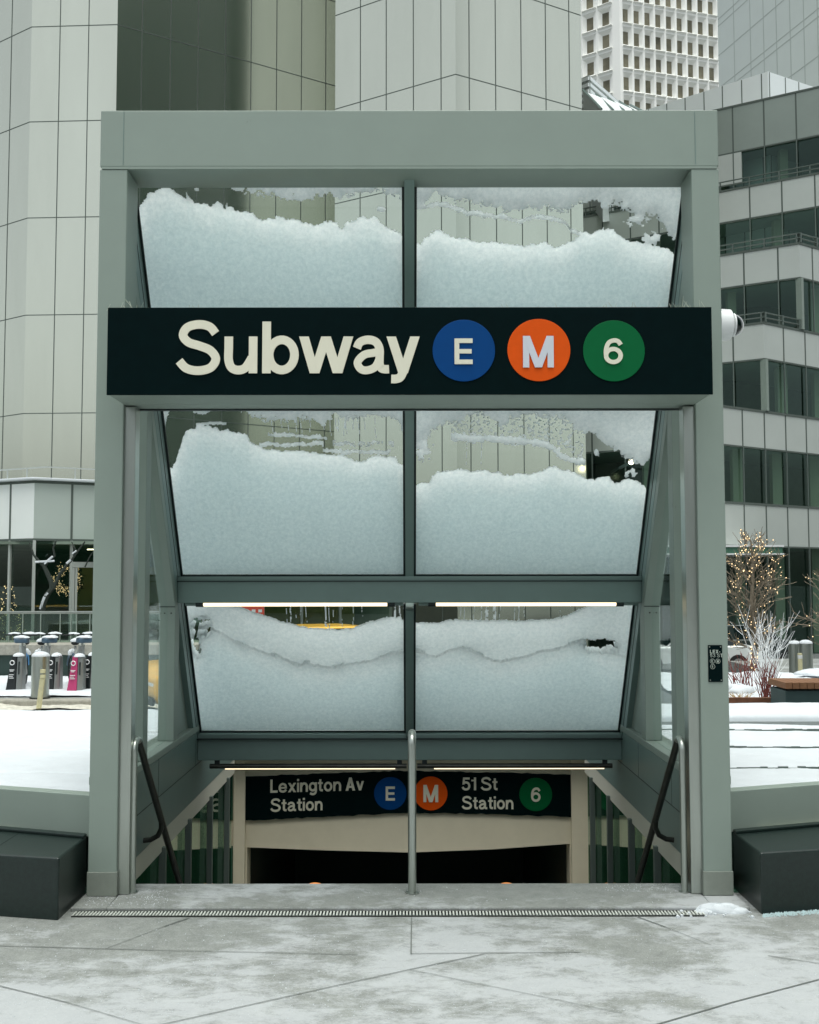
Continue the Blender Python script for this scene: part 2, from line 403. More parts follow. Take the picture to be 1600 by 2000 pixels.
G = {
 'S': (.85, [st([(.755,.775),(.64,.905),(.44,.95),(.22,.895),(.135,.74),(.24,.605),(.45,.535),(.66,.445),(.765,.28),(.66,.11),(.42,.055),(.20,.105),(.065,.245)])]),
 'u': (.635, [st([(.0825,.71),(.0825,.50),(.0825,.26),(.14,.11),(.27,.062),(.41,.11),(.53,.30)]), rc(.47,.635,0,.71)]),
 'b': (.70, [rc(0,.165,0,1), lo(ellp(.375,.355,.243,.292))]),
 'w': (.98, [pa(0,.195,.175), pa(.40,.195,.175), pa(.40,.61,.175), pa(.805,.61,.175)]),
 'a': (.70, [st([(.08,.485),(.14,.60),(.29,.648),(.44,.61),(.515,.48),(.5175,.30),(.5175,.18),(.55,.10),(.62,.078),(.70,.08)], .16),
             st([(.515,.42),(.40,.395),(.22,.355),(.095,.215),(.155,.085),(.28,.058),(.43,.12),(.515,.27)], .15)]),
 'y': (.63, [pa(0,.225,.18), pa(.45,.225,.18), st([(.37,.17),(.315,.03),(.26,-.075),(.18,-.108),(.09,-.108)])]),
 'E': (.70, [rc(0,.185,0,1), rc(.15,.70,0,.175), rc(.15,.66,.415,.585), rc(.15,.70,.825,1)]),
 'M': (.92, [rc(0,.185,0,1), rc(.735,.92,0,1), pa(.0,.355,.21,1), pa(.71,.355,.21,1)]),
 '6': (.72, [lo(ellp(.36,.325,.27,.255)), st([(.64,.745),(.54,.88),(.38,.915),(.20,.83),(.10,.60),(.09,.33)])]),
 'L': (.58, [rc(0,.175,0,1), rc(.15,.58,0,.165)]),
 'e': (.67, [('p', [(.10,.29),(.655,.29),(.655,.42),(.10,.42)]), st([(.58,.40),(.52,.56),(.335,.645),(.15,.56),(.083,.355),(.15,.135),(.34,.063),(.50,.105),(.595,.21)])]),
 'x': (.64, [pa(0,.44,.20), pa(.44,0,.20)]),
 'i': (.165, [rc(0,.165,0,.71), rc(0,.165,.84,1)]),
 'n': (.62, [rc(0,.165,0,.71), st([(.10,.40),(.19,.59),(.33,.642),(.47,.59),(.5375,.42),(.5375,.2),(.5375,0)])]),
 'g': (.64, [lo(ellp(.31,.37,.23,.275)), st([(.5575,.71),(.5575,.4),(.5575,.02),(.48,-.14),(.30,-.19),(.10,-.12)])]),
 't': (.40, [st([(.19,.93),(.19,.6),(.19,.20),(.25,.10),(.40,.083)]), rc(0,.39,.57,.71)]),
 'o': (.67, [lo(ellp(.335,.355,.25,.292))]),
 'A': (.76, [pa(.275,0,.21,1), pa(.275,.55,.21,1), rc(.18,.58,.215,.36)]),
 'v': (.62, [pa(0,.22,.18), pa(.44,.22,.18)]),
 '5': (.68, [rc(.13,.63,.835,1), pa(.115,.055,.16,1,.45), st([(.115,.50),(.22,.59),(.36,.61),(.53,.53),(.595,.335),(.52,.13),(.33,.063),(.16,.12),(.075,.25)])]),
 '1': (.38, [rc(.205,.38,0,1), rc(.0,.23,.70,.82)]),
 'X': (.72, [pa(0,.50,.20,1), pa(.50,0,.20,1)]),
 '3': (.68, [st([(.085,.74),(.17,.88),(.33,.92),(.50,.84),(.52,.69),(.42,.56),(.28,.525)]), st([(.28,.53),(.48,.47),(.58,.28),(.47,.10),(.31,.063),(.14,.12),(.07,.27)])]),
 'T': (.64, [rc(.23,.41,0,1), rc(0,.64,.84,1)]),
 '-': (.36, [rc(.02,.34,.32,.47)]),
 'l': (.165, [rc(0,.165,0,1)]),
}
def stroke_mesh(mb, x0, z0, h, sx, prim, yf, k, shear=0.0, wk=1.0):
    # yf: front plane; each stroke a hair further out than the one before so that no faces coincide
    y = yf-k*.0003; yb = yf+.006
    def P(u, v): return (x0+u*h*sx, z0+v*h+u*h*sx*shear)
    if prim[0] == 'p':
        mb.prism([P(*q) for q in prim[1]], 'y', y, yb); return
    pts, hw = prim[1], prim[2]*.5*wk
    n = len(pts); closed = prim[0] == 'l'
    Lp, Rp = [], []
    for i in range(n):
        if closed: a, b = pts[(i-1) % (n-1)], pts[(i+1) % (n-1)] if i < n-1 else pts[1]
        else: a, b = pts[max(i-1,0)], pts[min(i+1,n-1)]
        dx, dy = b[0]-a[0], b[1]-a[1]; l = math.hypot(dx, dy) or 1
        nx, ny = -dy/l*hw, dx/l*hw
        Lp.append((pts[i][0]+nx, pts[i][1]+ny)); Rp.append((pts[i][0]-nx, pts[i][1]-ny))
    vs, fs = [], []
    for q in Lp+Rp: vs.append((P(*q)[0], y, P(*q)[1]))
    for q in Lp+Rp: vs.append((P(*q)[0], yb, P(*q)[1]))
    m2 = 2*n
    for i in range(n-1):
        fs += [(i, i+1, n+i+1, n+i), (i, m2+i, m2+i+1, i+1), (n+i, n+i+1, m2+n+i+1, m2+n+i)]
    if not closed: fs += [(0, n, m2+n, m2), (n-1, m2+n-1, m2+2*n-1, 2*n-1)]
    mb.add(vs, fs)
def text(mb, s, x, z, h, yf, gap=.09, space=.30, sx=1.0, shear=0.0, wk=1.0):
    x0 = x
    for ch in s:
        if ch == ' ': x += space*h*sx; continue
        wd, prims = G[ch]
        for k, p in enumerate(prims): stroke_mesh(mb, x, z+(x-x0)*shear, h, sx, p, yf, k, shear, wk)
        x += (wd+gap)*h*sx
    return x
def disc(mb, cx, cz, r, y0, y1, n=48):
    return mb.prism([(cx+r*math.cos(-2*math.pi*i/n), cz+r*math.sin(-2*math.pi*i/n)) for i in range(n)], 'y', y0, y1)

# ------------------------------------------------------------------ numpy noise
_rng = np.random.RandomState(7)
_tab = _rng.rand(512, 512)
def vn(x, y, seed=0):
    x = x+seed*17.31; y = y+seed*9.77
    xi, yi = np.floor(x).astype(int), np.floor(y).astype(int)
    fx, fy = x-xi, y-yi; fx, fy = fx*fx*(3-2*fx), fy*fy*(3-2*fy)
    g = lambda a, b: _tab[a % 512, b % 512]
    return (g(xi,yi)*(1-fx)+g(xi+1,yi)*fx)*(1-fy)+(g(xi,yi+1)*(1-fx)+g(xi+1,yi+1)*fx)*fy
def fbm(x, y, seed=0, o=5, g=.55):
    s, a, t = 0, 1, 0
    for i in range(o):
        s = s+a*vn(x*2**i, y*2**i, seed+i); t += a; a *= g
    return s/t

def grid_mesh(name, X, Y, Z, material, smooth=True):
    ny, nx = X.shape
    me = bpy.data.meshes.new(name)
    co = np.stack([X,Y,Z], -1).reshape(-1,3)
    i = np.arange((ny-1)*(nx-1)); r, c = i//(nx-1), i % (nx-1)
    a = r*nx+c
    q = np.stack([a,a+1,a+nx+1,a+nx], 1)
    set_mesh(me, co, q, smooth)
    o = bpy.data.objects.new(name, me); COL.objects.link(o); me.materials.append(material); return o
def set_mesh(me, co, q, smooth=True):
    me.vertices.add(len(co)); me.vertices.foreach_set('co', co.astype(np.float32).ravel())
    me.loops.add(q.size); me.loops.foreach_set('vertex_index', q.astype(np.int32).ravel())
    me.polygons.add(len(q)); me.polygons.foreach_set('loop_start', (np.arange(len(q))*4).astype(np.int32))
    me.polygons.foreach_set('loop_total', np.full(len(q), 4, np.int32))
    if smooth: me.polygons.foreach_set('use_smooth', np.ones(len(q), bool))
    me.update(calc_edges=True); me.validate()

# ================================================================== GROUND
# one sheet out to the horizon; the avenue lies lower than the plaza and falls away
def gz(y):
    return float(np.interp(y, [-400,-30,6,17.5,34,70,2000], [-.35,-.05,-.65,-.65,-1.4,-1.4,-1.4]))
ys = [-400,-60,-30,-12,-.4,5.92,6.5,17.5,24,34,70,200,900]
xs_ = [-900,-3.8,3.8,900]
mb = MB()
for x in xs_:
    for y in ys: mb.v.append((x, y, gz(y) if y > 4.5 else -.665))
n = len(ys)
for j in range(3):
    for i in range(n-1):
        if j == 1 and ys[i] == -.4: continue          # the stair hall opens here
        mb.f.append((j*n+i, (j+1)*n+i, (j+1)*n+i+1, j*n+i+1))
tag(mb.build('street', M['asphalt']), kind='structure')

# plaza pavement in front of the stairs: a slab with a real edge
YS = -.218                     # front edge of the top landing
mb = MB().box(-16, 16, -14, -.3205, -.66, -.022)
mb.box(-16, -1.824, -.3203, -.2185, -.66, -.0222); mb.box(1.596, 16, -.3203, -.2185, -.66, -.0222)
mb.box(-16, -1.8585, -.2183, .9, -.66, -.0221); mb.box(1.8585, 16, -.2183, .9, -.66, -.0221)
tag(mb.build('pavement', M['pave']), kind='structure')
def joint(pts, wd=.007):
    m = MB()
    for (a, b) in zip(pts[:-1], pts[1:]):
        p, q = atz(*a, -.018), atz(*b, -.018)
        d = (q-p); nn = Vector((-d.y, d.x, 0)).normalized()*wd*.5
        m.quad(p-nn, q-nn, q+nn, p+nn)
    return m
mb = MB()
for pts, wd in (([(-20,1846),(300,1855)],.008), ([(300,1855),(700,1864)],.006), ([(804,1792),(803,1863)],.008), ([(320,1809),(370,1792)],.012),
           ([(205,1853),(320,1809)],.005), ([(300,2004),(690,1917),(800,1893)],.007), ([(800,1893),(945,1863)],.008), ([(803,1862),(1135,1859)],.007),
           ([(1245,1790),(1300,1810)],.010), ([(1300,1810),(1390,1846)],.004), ([(1500,1866),(1620,1884)],.007), ([(800,1893),(1215,1978)],.004),
           ([(1270,2004),(1430,1957),(1620,1907)],.010), ([(0,1925),(130,1957)],.007), ([(130,1957),(290,2004)],.004)):
    j = joint(pts, wd*.75); mb.add(j.v, j.f)
tag(mb.build('pavement_joints', mat('dark_joint', S(104,109,105), .9)), kind='structure')

# ================================================================== SUBWAY ENTRANCE
HW = 1.8275; HT = 4.5643; WX = 1.7125
ent = thing('subway_entrance', 'grey metal subway entrance frame over the stairs, roofed with sloped glass panes', 'subway entrance')
# top beam
mb = MB().box(-HW, HW, 0, .353, 4.222, HT)
beam = mb.build('top_beam', M['frame'], ent, bevel=.006)
MB().box(-HW+.012, HW-.012, -.004, .03, 4.208, 4.2215).build('edge_lip', M['frame'], beam)
for x in (-1.69, 1.69): MB().box(x-.0015, x+.0015, -.0025, .01, 4.235, HT-.012).build('seam', M['frame_dk'], beam)
PW = .163
for s in (-1, 1):
    x0, x1 = sorted((s*HW, s*(HW-PW)))
    p = MB().box(x0, x1, 0, .26, .0, 4.2075).build('post', M['frame'], ent, bevel=.006)
    MB().box(x0-.004, x1+.004, -.004, .264, .001, .135).build('post_shoe', mat('stained_post_base', S(126,133,124), .5, 0, .12, 8), p, bevel=.003)
    a, b = sorted((s*1.672, s*1.600))
    MB().box(a, b, .030, .13, .001, 2.80).build('gate_guide', M['steel'], ent, bevel=.004)
    a, b = sorted((s*(HW-PW)-s*.002, s*1.674))
    MB().box(a, b, .045, .12, .001, 2.80).build('guide_gap', M['gasket'], ent)

# canopy plane: 60 degree slope, glass on it
YT, ZT, YB, ZB = .36, 4.2144, 2.7431, .5577
SL = (YB-YT)/(ZT-ZB)                     # dY per metre of drop
def ycan(z): return YT+(ZT-z)*SL
nv = Vector((0, (ZT-ZB), (YB-YT))).normalized()      # outward (up and back) normal
sv = Vector((0, YT-YB, ZT-ZB)).normalized()          # up the slope
SLEN = math.hypot(YB-YT, ZT-ZB)
def can(x, s, o=0.0):                     # point on the canopy: s metres up the slope from the bottom edge, o outward
    return Vector((x, YB, ZB))+sv*s+nv*o
def sz(z): return (z-ZB)/(ZT-ZB)*SLEN
def slope_box(mbx, x0, x1, s0, s1, o0, o1):
    return mbx.hexa([can(x0,s0,o0),can(x1,s0,o0),can(x1,s0,o1),can(x0,s0,o1),can(x0,s1,o0),can(x1,s1,o0),can(x1,s1,o1),can(x0,s1,o1)])
Z1B, Z2B, Z3B = 3.215, 1.823, ZB           # bottom edges of the three rows of glass
rows = [(Z1B, 4.31), (Z2B, Z1B-.19), (Z3B, Z2B-.20)]
GXI, MX = WX, .035
panes = []
for r, (zb, zt) in enumerate(rows):
    for s in (-1, 1):
        x0, x1 = sorted((s*MX, s*GXI))
        m = slope_box(MB(), x0, x1, sz(zb), sz(zt), 0.0, .012)
        m.build('roof_pane', M['glass'], ent)
        panes.append((r, s, x0, x1, zb, zt))
        # black gasket along the bottom and the sides
        g = MB(); slope_box(g, x0, x1, sz(zb)-.001, sz(zb)+.012, -.012, -.001)
        xs = x0 if s < 0 else x1
        slope_box(g, *sorted((xs, xs-s*.016)), sz(zb)+.013, sz(zt), -.014, -.001)
        g.build('gasket', M['gasket'], ent)
# cross beams under the glass
for k, (zb, hh) in enumerate(((Z1B, .185), (Z2B, .20), (Z3B, .215))):
    y = ycan(zb)
    b = MB()
    if k < 2: b.prism([(y-.135, zb-.005), (y-.02, zb-.005), (y+.09, zb-hh), (y-.12, zb-hh)], 'x', -WX+.001, WX-.001)
    else: b.prism([(y-.10, zb-.005), (y+.02, zb-.005), (y+.16, zb-hh), (y-.10, zb-hh)], 'x', -WX+.001, WX-.001)
    b.build('cross_beam', M['frame_dk'], ent, bevel=.005)
    f = MB(); f.box(-WX+.002, WX-.002, y-.150, y-.137 if k < 2 else y-.102, zb-.045, zb-.038)
    if k: f.build('beam_lip', M['gasket'], ent)
# centre mullion with rebates, broken by the beams
for (zb, zt) in ((Z1B-.004, 4.30), (Z2B-.004, Z1B-.187), (Z3B-.004, Z2B-.202)):
    b = slope_box(MB(), -MX+.004, MX-.004, sz(zb), sz(zt), -.115, .010)
    mu = b.build('centre_mullion', M['frame_dk'], ent, bevel=.003)
    g = MB()
    for s in (-1, 1): slope_box(g, *sorted((s*(MX-.0035), s*(MX+.012))), sz(zb)+.005, sz(zt)-.005, -.016, -.002)
    g.build('rebate', M['gasket'], mu)

for s in (-1, 1):
    # kinked side member: slopes down with the roof, then stands on the coping
    xa, xb = sorted((s*(WX+.001), s*1.832))
    OF = .33
    zk = 1.60; yk = ycan(zk)-OF
    poly = [(.262, 4.20), (.262, ZT+(YT-.262-OF)/SL if False else ZT-((.262+OF)-YT)/SL), (yk, zk), (yk, .625), (yk+.15, .625), (yk+.15, zk-.02), (ycan(zk-.02)-.02, zk-.02), (ycan(4.2)-.02, 4.20)]
    o = MB().prism(poly, 'x', xa, xb).build('side_member', M['frame'], ent, bevel=.004)
    MB().box(xa+.001, xb-.001, yk-.0025, yk+.01, zk-.006, zk-.001).build('splice_line', M['gasket'], o)
    for xx in (.35, .75):
        c = xa+(xb-xa)*xx; MB().cyl((c, yk-.004, zk-.05), (c, yk+.006, zk-.05), .006, 8).build('screw', M['steel_dk'], o)
    # slim edge rail the glass sits in
    xr = sorted((s*(WX-.0015), s*(WX+.055)))
    b = MB(); slope_box(b, s*(WX-.001) if s>0 else -(WX+.055), (WX+.055) if s>0 else -(WX-.001), -.02, SLEN+.05, -.20, -.002)
    er = b.build('edge_rail', M['frame_dk'], ent, bevel=.003)
    g = MB(); slope_box(g, *sorted((s*(WX-.0035), s*(WX+.004))), 0, SLEN, -.112, -.104); g.build('groove', M['gasket'], er)
    # inner post standing on the coping, side glass, closing panel
    a, b_ = sorted((s*(WX+.003), s*1.815))
    MB().box(a, b_, .80, .93, .625, ycan(0) and ZT-((.93)-YT)/SL).build('inner_post', M['frame'], ent, bevel=.004)
    gx = s*1.775
    zf = lambda y: ZT-(y-YT)/SL
    MB().prism([(.94, .626), (yk-.001, .626), (yk-.001, zk), (.94, min(3.2, zf(.94+OF)))], 'x', gx-.006, gx+.006).build('side_pane', M['glass'], ent)
    MB().prism([(.262, .626), (.799, .626), (.799, zf(.799+OF)), (.262, zf(.262+OF)-.02)], 'x', gx-.006, gx+.006).build('side_pane', M['glass'], ent)
    MB().prism([(yk+.152, .626), (2.70, .626), (yk+.152, zf(yk+.152)-.03)], 'x', gx-.02, gx+.02).build('closing_panel', M['frame'], ent)
    # parapet: metal cladding with a flat coping
    a, b_ = sorted((s*WX, s*1.90))
    pr = MB().box(a, b_, .262, 4.6, .055, .57).build('parapet_panel', M['frame_dk'], ent, bevel=.004)
    c = MB().box(*sorted((s*(WX-.004), s*1.905)), .262, 2.80, .573, .624).build('coping', M['frame'], pr, bevel=.005)
    g = MB(); xg = sorted((s*(WX-.0012), s*(WX+.004)))
    g.box(*xg, .27, 4.6, .312, .318)
    for y in ((.95, 2.0, 3.0) if s > 0 else (1.25, 2.55)): g.box(*xg, y, y+.005, .319, .569) 
    g.build('panel_joint', M['gasket'], pr)
    MB().box(*sorted((s*(WX+.004), s*1.80)), .262, 4.6, -.085, .0545).build('stringer', mat('pale_stringer', S(198,196,180), .6), ent)

# ------------------------------------------------------------------ stairs, landing, pit
YN = atz(800, 1725, 0).y      # nosing
mb = MB().box(-1.66, 1.66, YS, YN, -.3, 0.0)
mb.box(-HW-.03, -1.6601, YS, .265, -.3, -.0005); mb.box(1.6601, HW+.03, YS, .265, -.3, -.0005)
tag(mb.build('landing', M['pave'], bevel=.008), kind='structure')
mb = MB(); RI, TR, NS = .178, .215, 18
for k in range(NS): mb.box(-1.70, 1.70, YN+TR*k+.001, YN+TR*(k+1), -.6-RI*(k+1), -RI*(k+1))
stairs = mb.build('stairs', M['pave']); tag(stairs, kind='structure')
ZP = -RI*NS-RI
FWY = 12.0-CD
mb = MB().box(-3.6, 3.6, YN+TR*NS+.002, FWY+6, ZP-.1, ZP); tag(mb.build('lower_floor', M['pave']), kind='structure')

# lower concourse wall at the foot of the stairs
wall = thing('concourse_wall', 'cream wall with a wide dark opening at the foot of the stairs', 'wall')
def wq(px, py): p = at(px, py, FWY); return (p.x, p.z)
mb = MB(); Yw = FWY
xl, xr_, ztop = -3.55, 3.55, .27
o0 = [wq(483,1655), wq(640,1661), wq(800,1665), wq(960,1659), wq(1113,1648)]
ol, orr = wq(483,1740)[0], wq(1113,1740)[0]
def wp(poly): mb.prism(poly, 'y', Yw, Yw+.25)
wp([(xl, ZP), (ol, ZP), o0[0], (xl, o0[0][1])])
wp([(orr, ZP), (xr_, ZP), (xr_, o0[-1][1]), o0[-1]])
for a, b in zip(o0[:-1], o0[1:]): wp([a, b, (b[0], o0[-1][1]+.3), (a[0], o0[-1][1]+.3)])
wp([(xl, o0[0][1]), o0[0], (o0[0][0], o0[-1][1]+.3), (xl, o0[-1][1]+.3)])
wp([o0[-1], (xr_, o0[-1][1]), (xr_, o0[-1][1]+.3), (o0[-1][0], o0[-1][1]+.3)])
wp([(xl, o0[-1][1]+.3001), (xr_, o0[-1][1]+.3001), (xr_, ztop), (xl, ztop)])
mb.build('wall_face', M['conc_wall'], wall)
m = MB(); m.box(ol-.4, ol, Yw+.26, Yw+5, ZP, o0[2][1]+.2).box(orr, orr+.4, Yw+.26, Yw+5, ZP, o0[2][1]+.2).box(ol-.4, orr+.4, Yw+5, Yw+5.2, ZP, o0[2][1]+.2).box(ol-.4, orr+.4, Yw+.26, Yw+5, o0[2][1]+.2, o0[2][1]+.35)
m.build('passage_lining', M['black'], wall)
# pilasters
for a, b in ((459,481),(1114,1148)):
    p, q = wq(a,1500)[0], wq(b,1500)[0]
    MB().box(p, q, Yw-.06, Yw-.0015, ZP, .058).build('pilaster', M['conc_wall'], wall)
# dark green bands either side, behind the balustrade glass
for (pts) in ([(262,1520),(455,1513),(455,1601),(262,1606)], [(262,1668),(455,1652),(455,1745),(262,1745)], [(1152,1513),(1345,1520),(1345,1600),(1152,1596)], [(1152,1648),(1345,1664),(1345,1745),(1152,1745)]):
    MB().prism([wq(*p) for p in pts][::-1], 'y', Yw-.012, Yw-.001).build('dark_band', M['dkgreen'], wall)
mb = MB(); p = at(382,1587,Yw-.015); text(mb, 'la', p.x, p.z, .19, p.y-.002)
mb.build('lettering', M['letter'], wall)
# side walls and roof of the pit under the terrace
pit = thing('pit_walls', 'dark walls and ceiling enclosing the sunken stair hall below the terrace', 'wall')
MB().box(-3.75, -3.56, .3, Yw+.2, ZP, .30).build('side_wall', M['conc_wall'], pit)
MB().box(3.56, 3.75, .3, Yw+.2, ZP, .30).build('side_wall', M['conc_wall'], pit)
MB().box(-3.75, -1.72, .14, .30, ZP, -.02).build('front_wall', M['dkgreen'], pit)
MB().box(1.72, 3.75, .14, .30, ZP, -.02).build('front_wall', M['dkgreen'], pit)
MB().box(-3.75, -1.906, .31, 4.62, .18, .30).build('ceiling_slab', M['conc_wall'], pit)
MB().box(1.906, 3.75, .31, 4.62, .18, .30).build('ceiling_slab', M['conc_wall'], pit)
MB().box(-3.75, 3.75, 5.25, Yw-.001, .06, .24).build('ceiling_slab', M['stone'], pit)  # unseen slab added over the lightwell to dim the far wall
# balustrade of tinted glass with steel posts, one each side
for s in (-1, 1):
    t = thing('glass_balustrade', ('left' if s < 0 else 'right')+' tinted glass balustrade with steel posts beside the stairs', 'balustrade', group='balustrades beside the stairs')
    MB().box(*sorted((s*1.742, s*1.752)), .32, 4.6, ZP, -.10).build('glass_panel', M['gbal'], t)
    for y in (.45, 1.42, 2.32, 3.25, 4.15):
        MB().box(*sorted((s*1.69, s*1.738)), y-.022, y+.022, ZP, -.055 if y > .5 else -.2).build('post', M['officemull'], t, bevel=.003)
    MB().box(*sorted((s*1.738, s*1.757)), .32, 4.6, -.0995, -.086).build('top_rail', M['gasket'], t)

# ------------------------------------------------------------------ station sign on the far wall
sg = thing('station_sign', 'black station sign band with Lexington Av and 51 St lettering above the dark opening', 'sign')
ys_ = Yw-.03
edge = [(474,1517),(560,1514),(640,1511),(720,1508.5),(800,1506),(880,1507.5),(960,1509.5),(1040,1511.5),(1127,1514), (1129,1596.5),(1040,1593),(960,1590),(880,1588.5),(800,1588),(720,1591),(640,1595),(560,1599),(475,1603)]
random.seed(5)
rough = []
for a, b in zip(edge, edge[1:]+edge[:1]):
    rough.append(a)
    for k in range(1, 8):
        t = k/8; v = abs(a[0]-b[0]) > 20
        rough.append((a[0]+(b[0]-a[0])*t+(0 if v else random.uniform(-.7,.7)), a[1]+(b[1]-a[1])*t+(random.uniform(-1.1,1.1) if v else 0)))
def sq(px, py): p = at(px, py, ys_); return (p.x, p.z)
MB().prism([sq(*p) for p in rough][::-1], 'y', ys_, ys_+.028).build('sign_panel', M['signblack'], sg)
def lines(rows_, parent, m_):
    mb = MB()
    for s, (px, py), (px2, py2), cap in rows_:
        p, q = at(px, py, ys_-.006), at(px2, py2, ys_-.006)
        h = (at(px, py-cap, ys_-.006)-p).z
        x1 = text(MB(), s, 0, 0, h, 0, .075, .28)
        text(mb, s, p.x, p.z, h, p.y, .075, .28, sx=(q.x-p.x)/(x1-.075*h), shear=(q.z-p.z)/(q.x-p.x))
    return mb.build('lettering', m_, parent)
lines([('Lexington Av', (528,1548.5), (711,1543.5), 25.5), ('Station', (528,1585.5), (630,1582.5), 25)], sg, M['letter'])
lines([('51 St', (902,1543.5), (972,1543.5), 25), ('Station', (902,1580.5), (1003,1580.5), 25)], sg, M['letter'])
for ch, cx_, cy2, r, m_, lb in (('E',762.5,1549.5,31,'blue','blue route bullet with letter E'), ('M',841.5,1549.5,32,'orange','orange route bullet with letter M'), ('6',1046.5,1551.5,31.5,'green','green route bullet with number 6')):
    c = at(cx_, cy2, ys_); rr = r*12.0/FPX
    d = disc(MB(), c.x, c.z, rr, ys_-.006, ys_-.001).build('route_bullet', M[m_], sg); d['label'] = lb
    hh = rr*(.86 if ch != 'M' else 1.02); wd = G[ch][0]*hh*.95
    mb = MB(); text(mb, ch, c.x-wd/2, c.z-hh/2, hh, ys_-.013, sx=.95); mb.build('character', M['letter'], d)

# ------------------------------------------------------------------ main sign
SD = .353
sign = thing('subway_sign', 'large black Subway sign box with three coloured route circles across the entrance', 'sign')
pl, pr_ = at(208,770,-SD), at(1393,770,-SD); ptop = at(800,601.5,-SD).z; pbot = pl.z
mb = MB().prism([(-SD+.012, pbot), (.0-.001, pbot), (-.001, ptop), (-SD+.012, ptop)], 'x', pl.x+.004, pr_.x-.004)
mb.build('housing', M['frame'], sign, bevel=.004)
fy = -SD
MB().box(pl.x, pr_.x, fy, fy+.0115, pbot-.004, ptop+.004).build('face_panel', M['signblack'], sign, bevel=.002)
# soffit between the posts where the gate comes down
mb = MB().box(-1.664, 1.664, .0005, .16, pbot+.0, pbot+.08); mb.build('gate_housing', M['frame'], sign)
mb = MB().box(-1.664, 1.664, .162, .20, pbot-.008, pbot+.08); mb.build('gate_slot', M['gasket'], sign)
mb = MB()
yl = fy-.007
for ch, xa, xb in (('S',343,430),('u',438,502.5),('b',512,583.5),('w',584,690),('a',689,760),('y',755,820)):
    base = 729 if ch != 'S' else 729.5
    p, q = at(xa, base, yl), at(xb, base, yl); h = at(xa, base-101, yl).z-p.z
    text(mb, ch, p.x, p.z, h, yl, sx=(q.x-p.x)/(G[ch][0]*h))
mb.build('lettering', M['letter'], sign)
for ch, cx_, cy2, r, m_, lb, box in (('E',906,685,61,'blue','blue circle with cream letter E',(888,923.5,711,661)), ('M',1052.5,684,61.5,'orange','orange circle with white letter M',(1022,1082,717.5,656)), ('6',1199,685.5,60.3,'green','green circle with cream number 6',(1179.5,1217.5,710.5,660.5))):
    c = at(cx_, cy2, fy); e = at(cx_+r, cy2, fy)
    d = disc(MB(), c.x, c.z, e.x-c.x, fy-.006, fy-.001, 64).build('route_bullet', M[m_], sign, bevel=.002); d['label'] = lb
    p, q = at(box[0], box[2], fy-.013), at(box[1], box[2], fy-.013); h = at(box[0], box[3], fy-.013).z-p.z
    mb = MB(); text(mb, ch, p.x, p.z, h, fy-.013, sx=(q.x-p.x)/(G[ch][0]*h)); mb.build('character', M['letterm' if ch == 'M' else 'letter'], d)
# bird spikes along the top
mb = MB(); random.seed(3)
for x0, x1, n, ht in ((225,262,9,.05),(262,290,14,.06),(330,420,6,.03),(420,560,12,.03),(700,785,14,.035),(788,815,10,.05),(960,1090,14,.05),(1150,1300,30,.045),(1300,1372,26,.065)):
    for k in range(n):
        px = random.uniform(x0, x1); p = at(px, 601, -.10); p.y = random.uniform(-.30,-.04); p.z = ptop+.001
        a = random.uniform(-.9,.9); hgt = ht*random.uniform(.5,1.3)
        mb.tube([p, p+Vector((a*hgt, random.uniform(-.4,.4)*hgt, hgt))], [.0016,.0010], 4)
tag(mb.build('bird_spikes', M['spike']), 'clear plastic bird spikes sticking up along the top of the Subway sign', 'bird spikes', kind='stuff')

# ------------------------------------------------------------------ tube lights
def tube_light(xs0, xs1, t0, t1, y, z, label, fixture_r, emr, dark):
    t = thing('tube_light', label, 'lamp', group='tube lights under the cross beams')
    MB().cyl((xs0, y, z), (xs1, y, z), fixture_r, 12).build('fixture', M['frame_dk'] if not dark else M['steel_dk'], t, smooth=True)
    MB().cyl((t0, y-(.010 if not dark else .0), z-(0 if not dark else fixture_r*.75)), (t1, y-(.010 if not dark else .0), z-(0 if not dark else fixture_r*.75)), emr, 12).build('glowing_tube', M['tube'], t, smooth=True)
    for x in (xs0+.06, xs1-.06): MB().box(x-.02, x+.02, y-.012, y+.012, z+.005, z+(.055 if not dark else .06)).build('bracket', M['gasket'], t)
    if not dark:
        for x in (t0, t1): MB().cyl((x-.028, y-.010, z), (x+.028, y-.010, z), emr*1.25, 12).build('end_cap', M['gasket'], t, smooth=True)
yU = ycan(Z2B)-.075
for a, b, t0, t1, lb in ((362,788,391,764,'glowing tube light under the middle cross beam, over the left lower pane'), (818,1246,844,1210,'glowing tube light under the middle cross beam, over the right lower pane')):
    P = lambda px: at(px, 1179, yU).x
    tube_light(P(a), P(b), P(t0), P(t1), yU, at(800,1179,yU).z, lb, .015, .0185, False)
yL = YB-.06
for a, b, t0, t1, lb in ((410,795,440,772,'thin glowing tube light below the lowest cross beam, left of the centre rail'), (815,1196,848,1180,'thin glowing tube light below the lowest cross beam, right of the centre rail')):
    P = lambda px: at(px, 1497, yL).x
    tube_light(P(a), P(b), P(t0), P(t1), yL, at(800,1496,yL).z, lb, .020, .011, True)

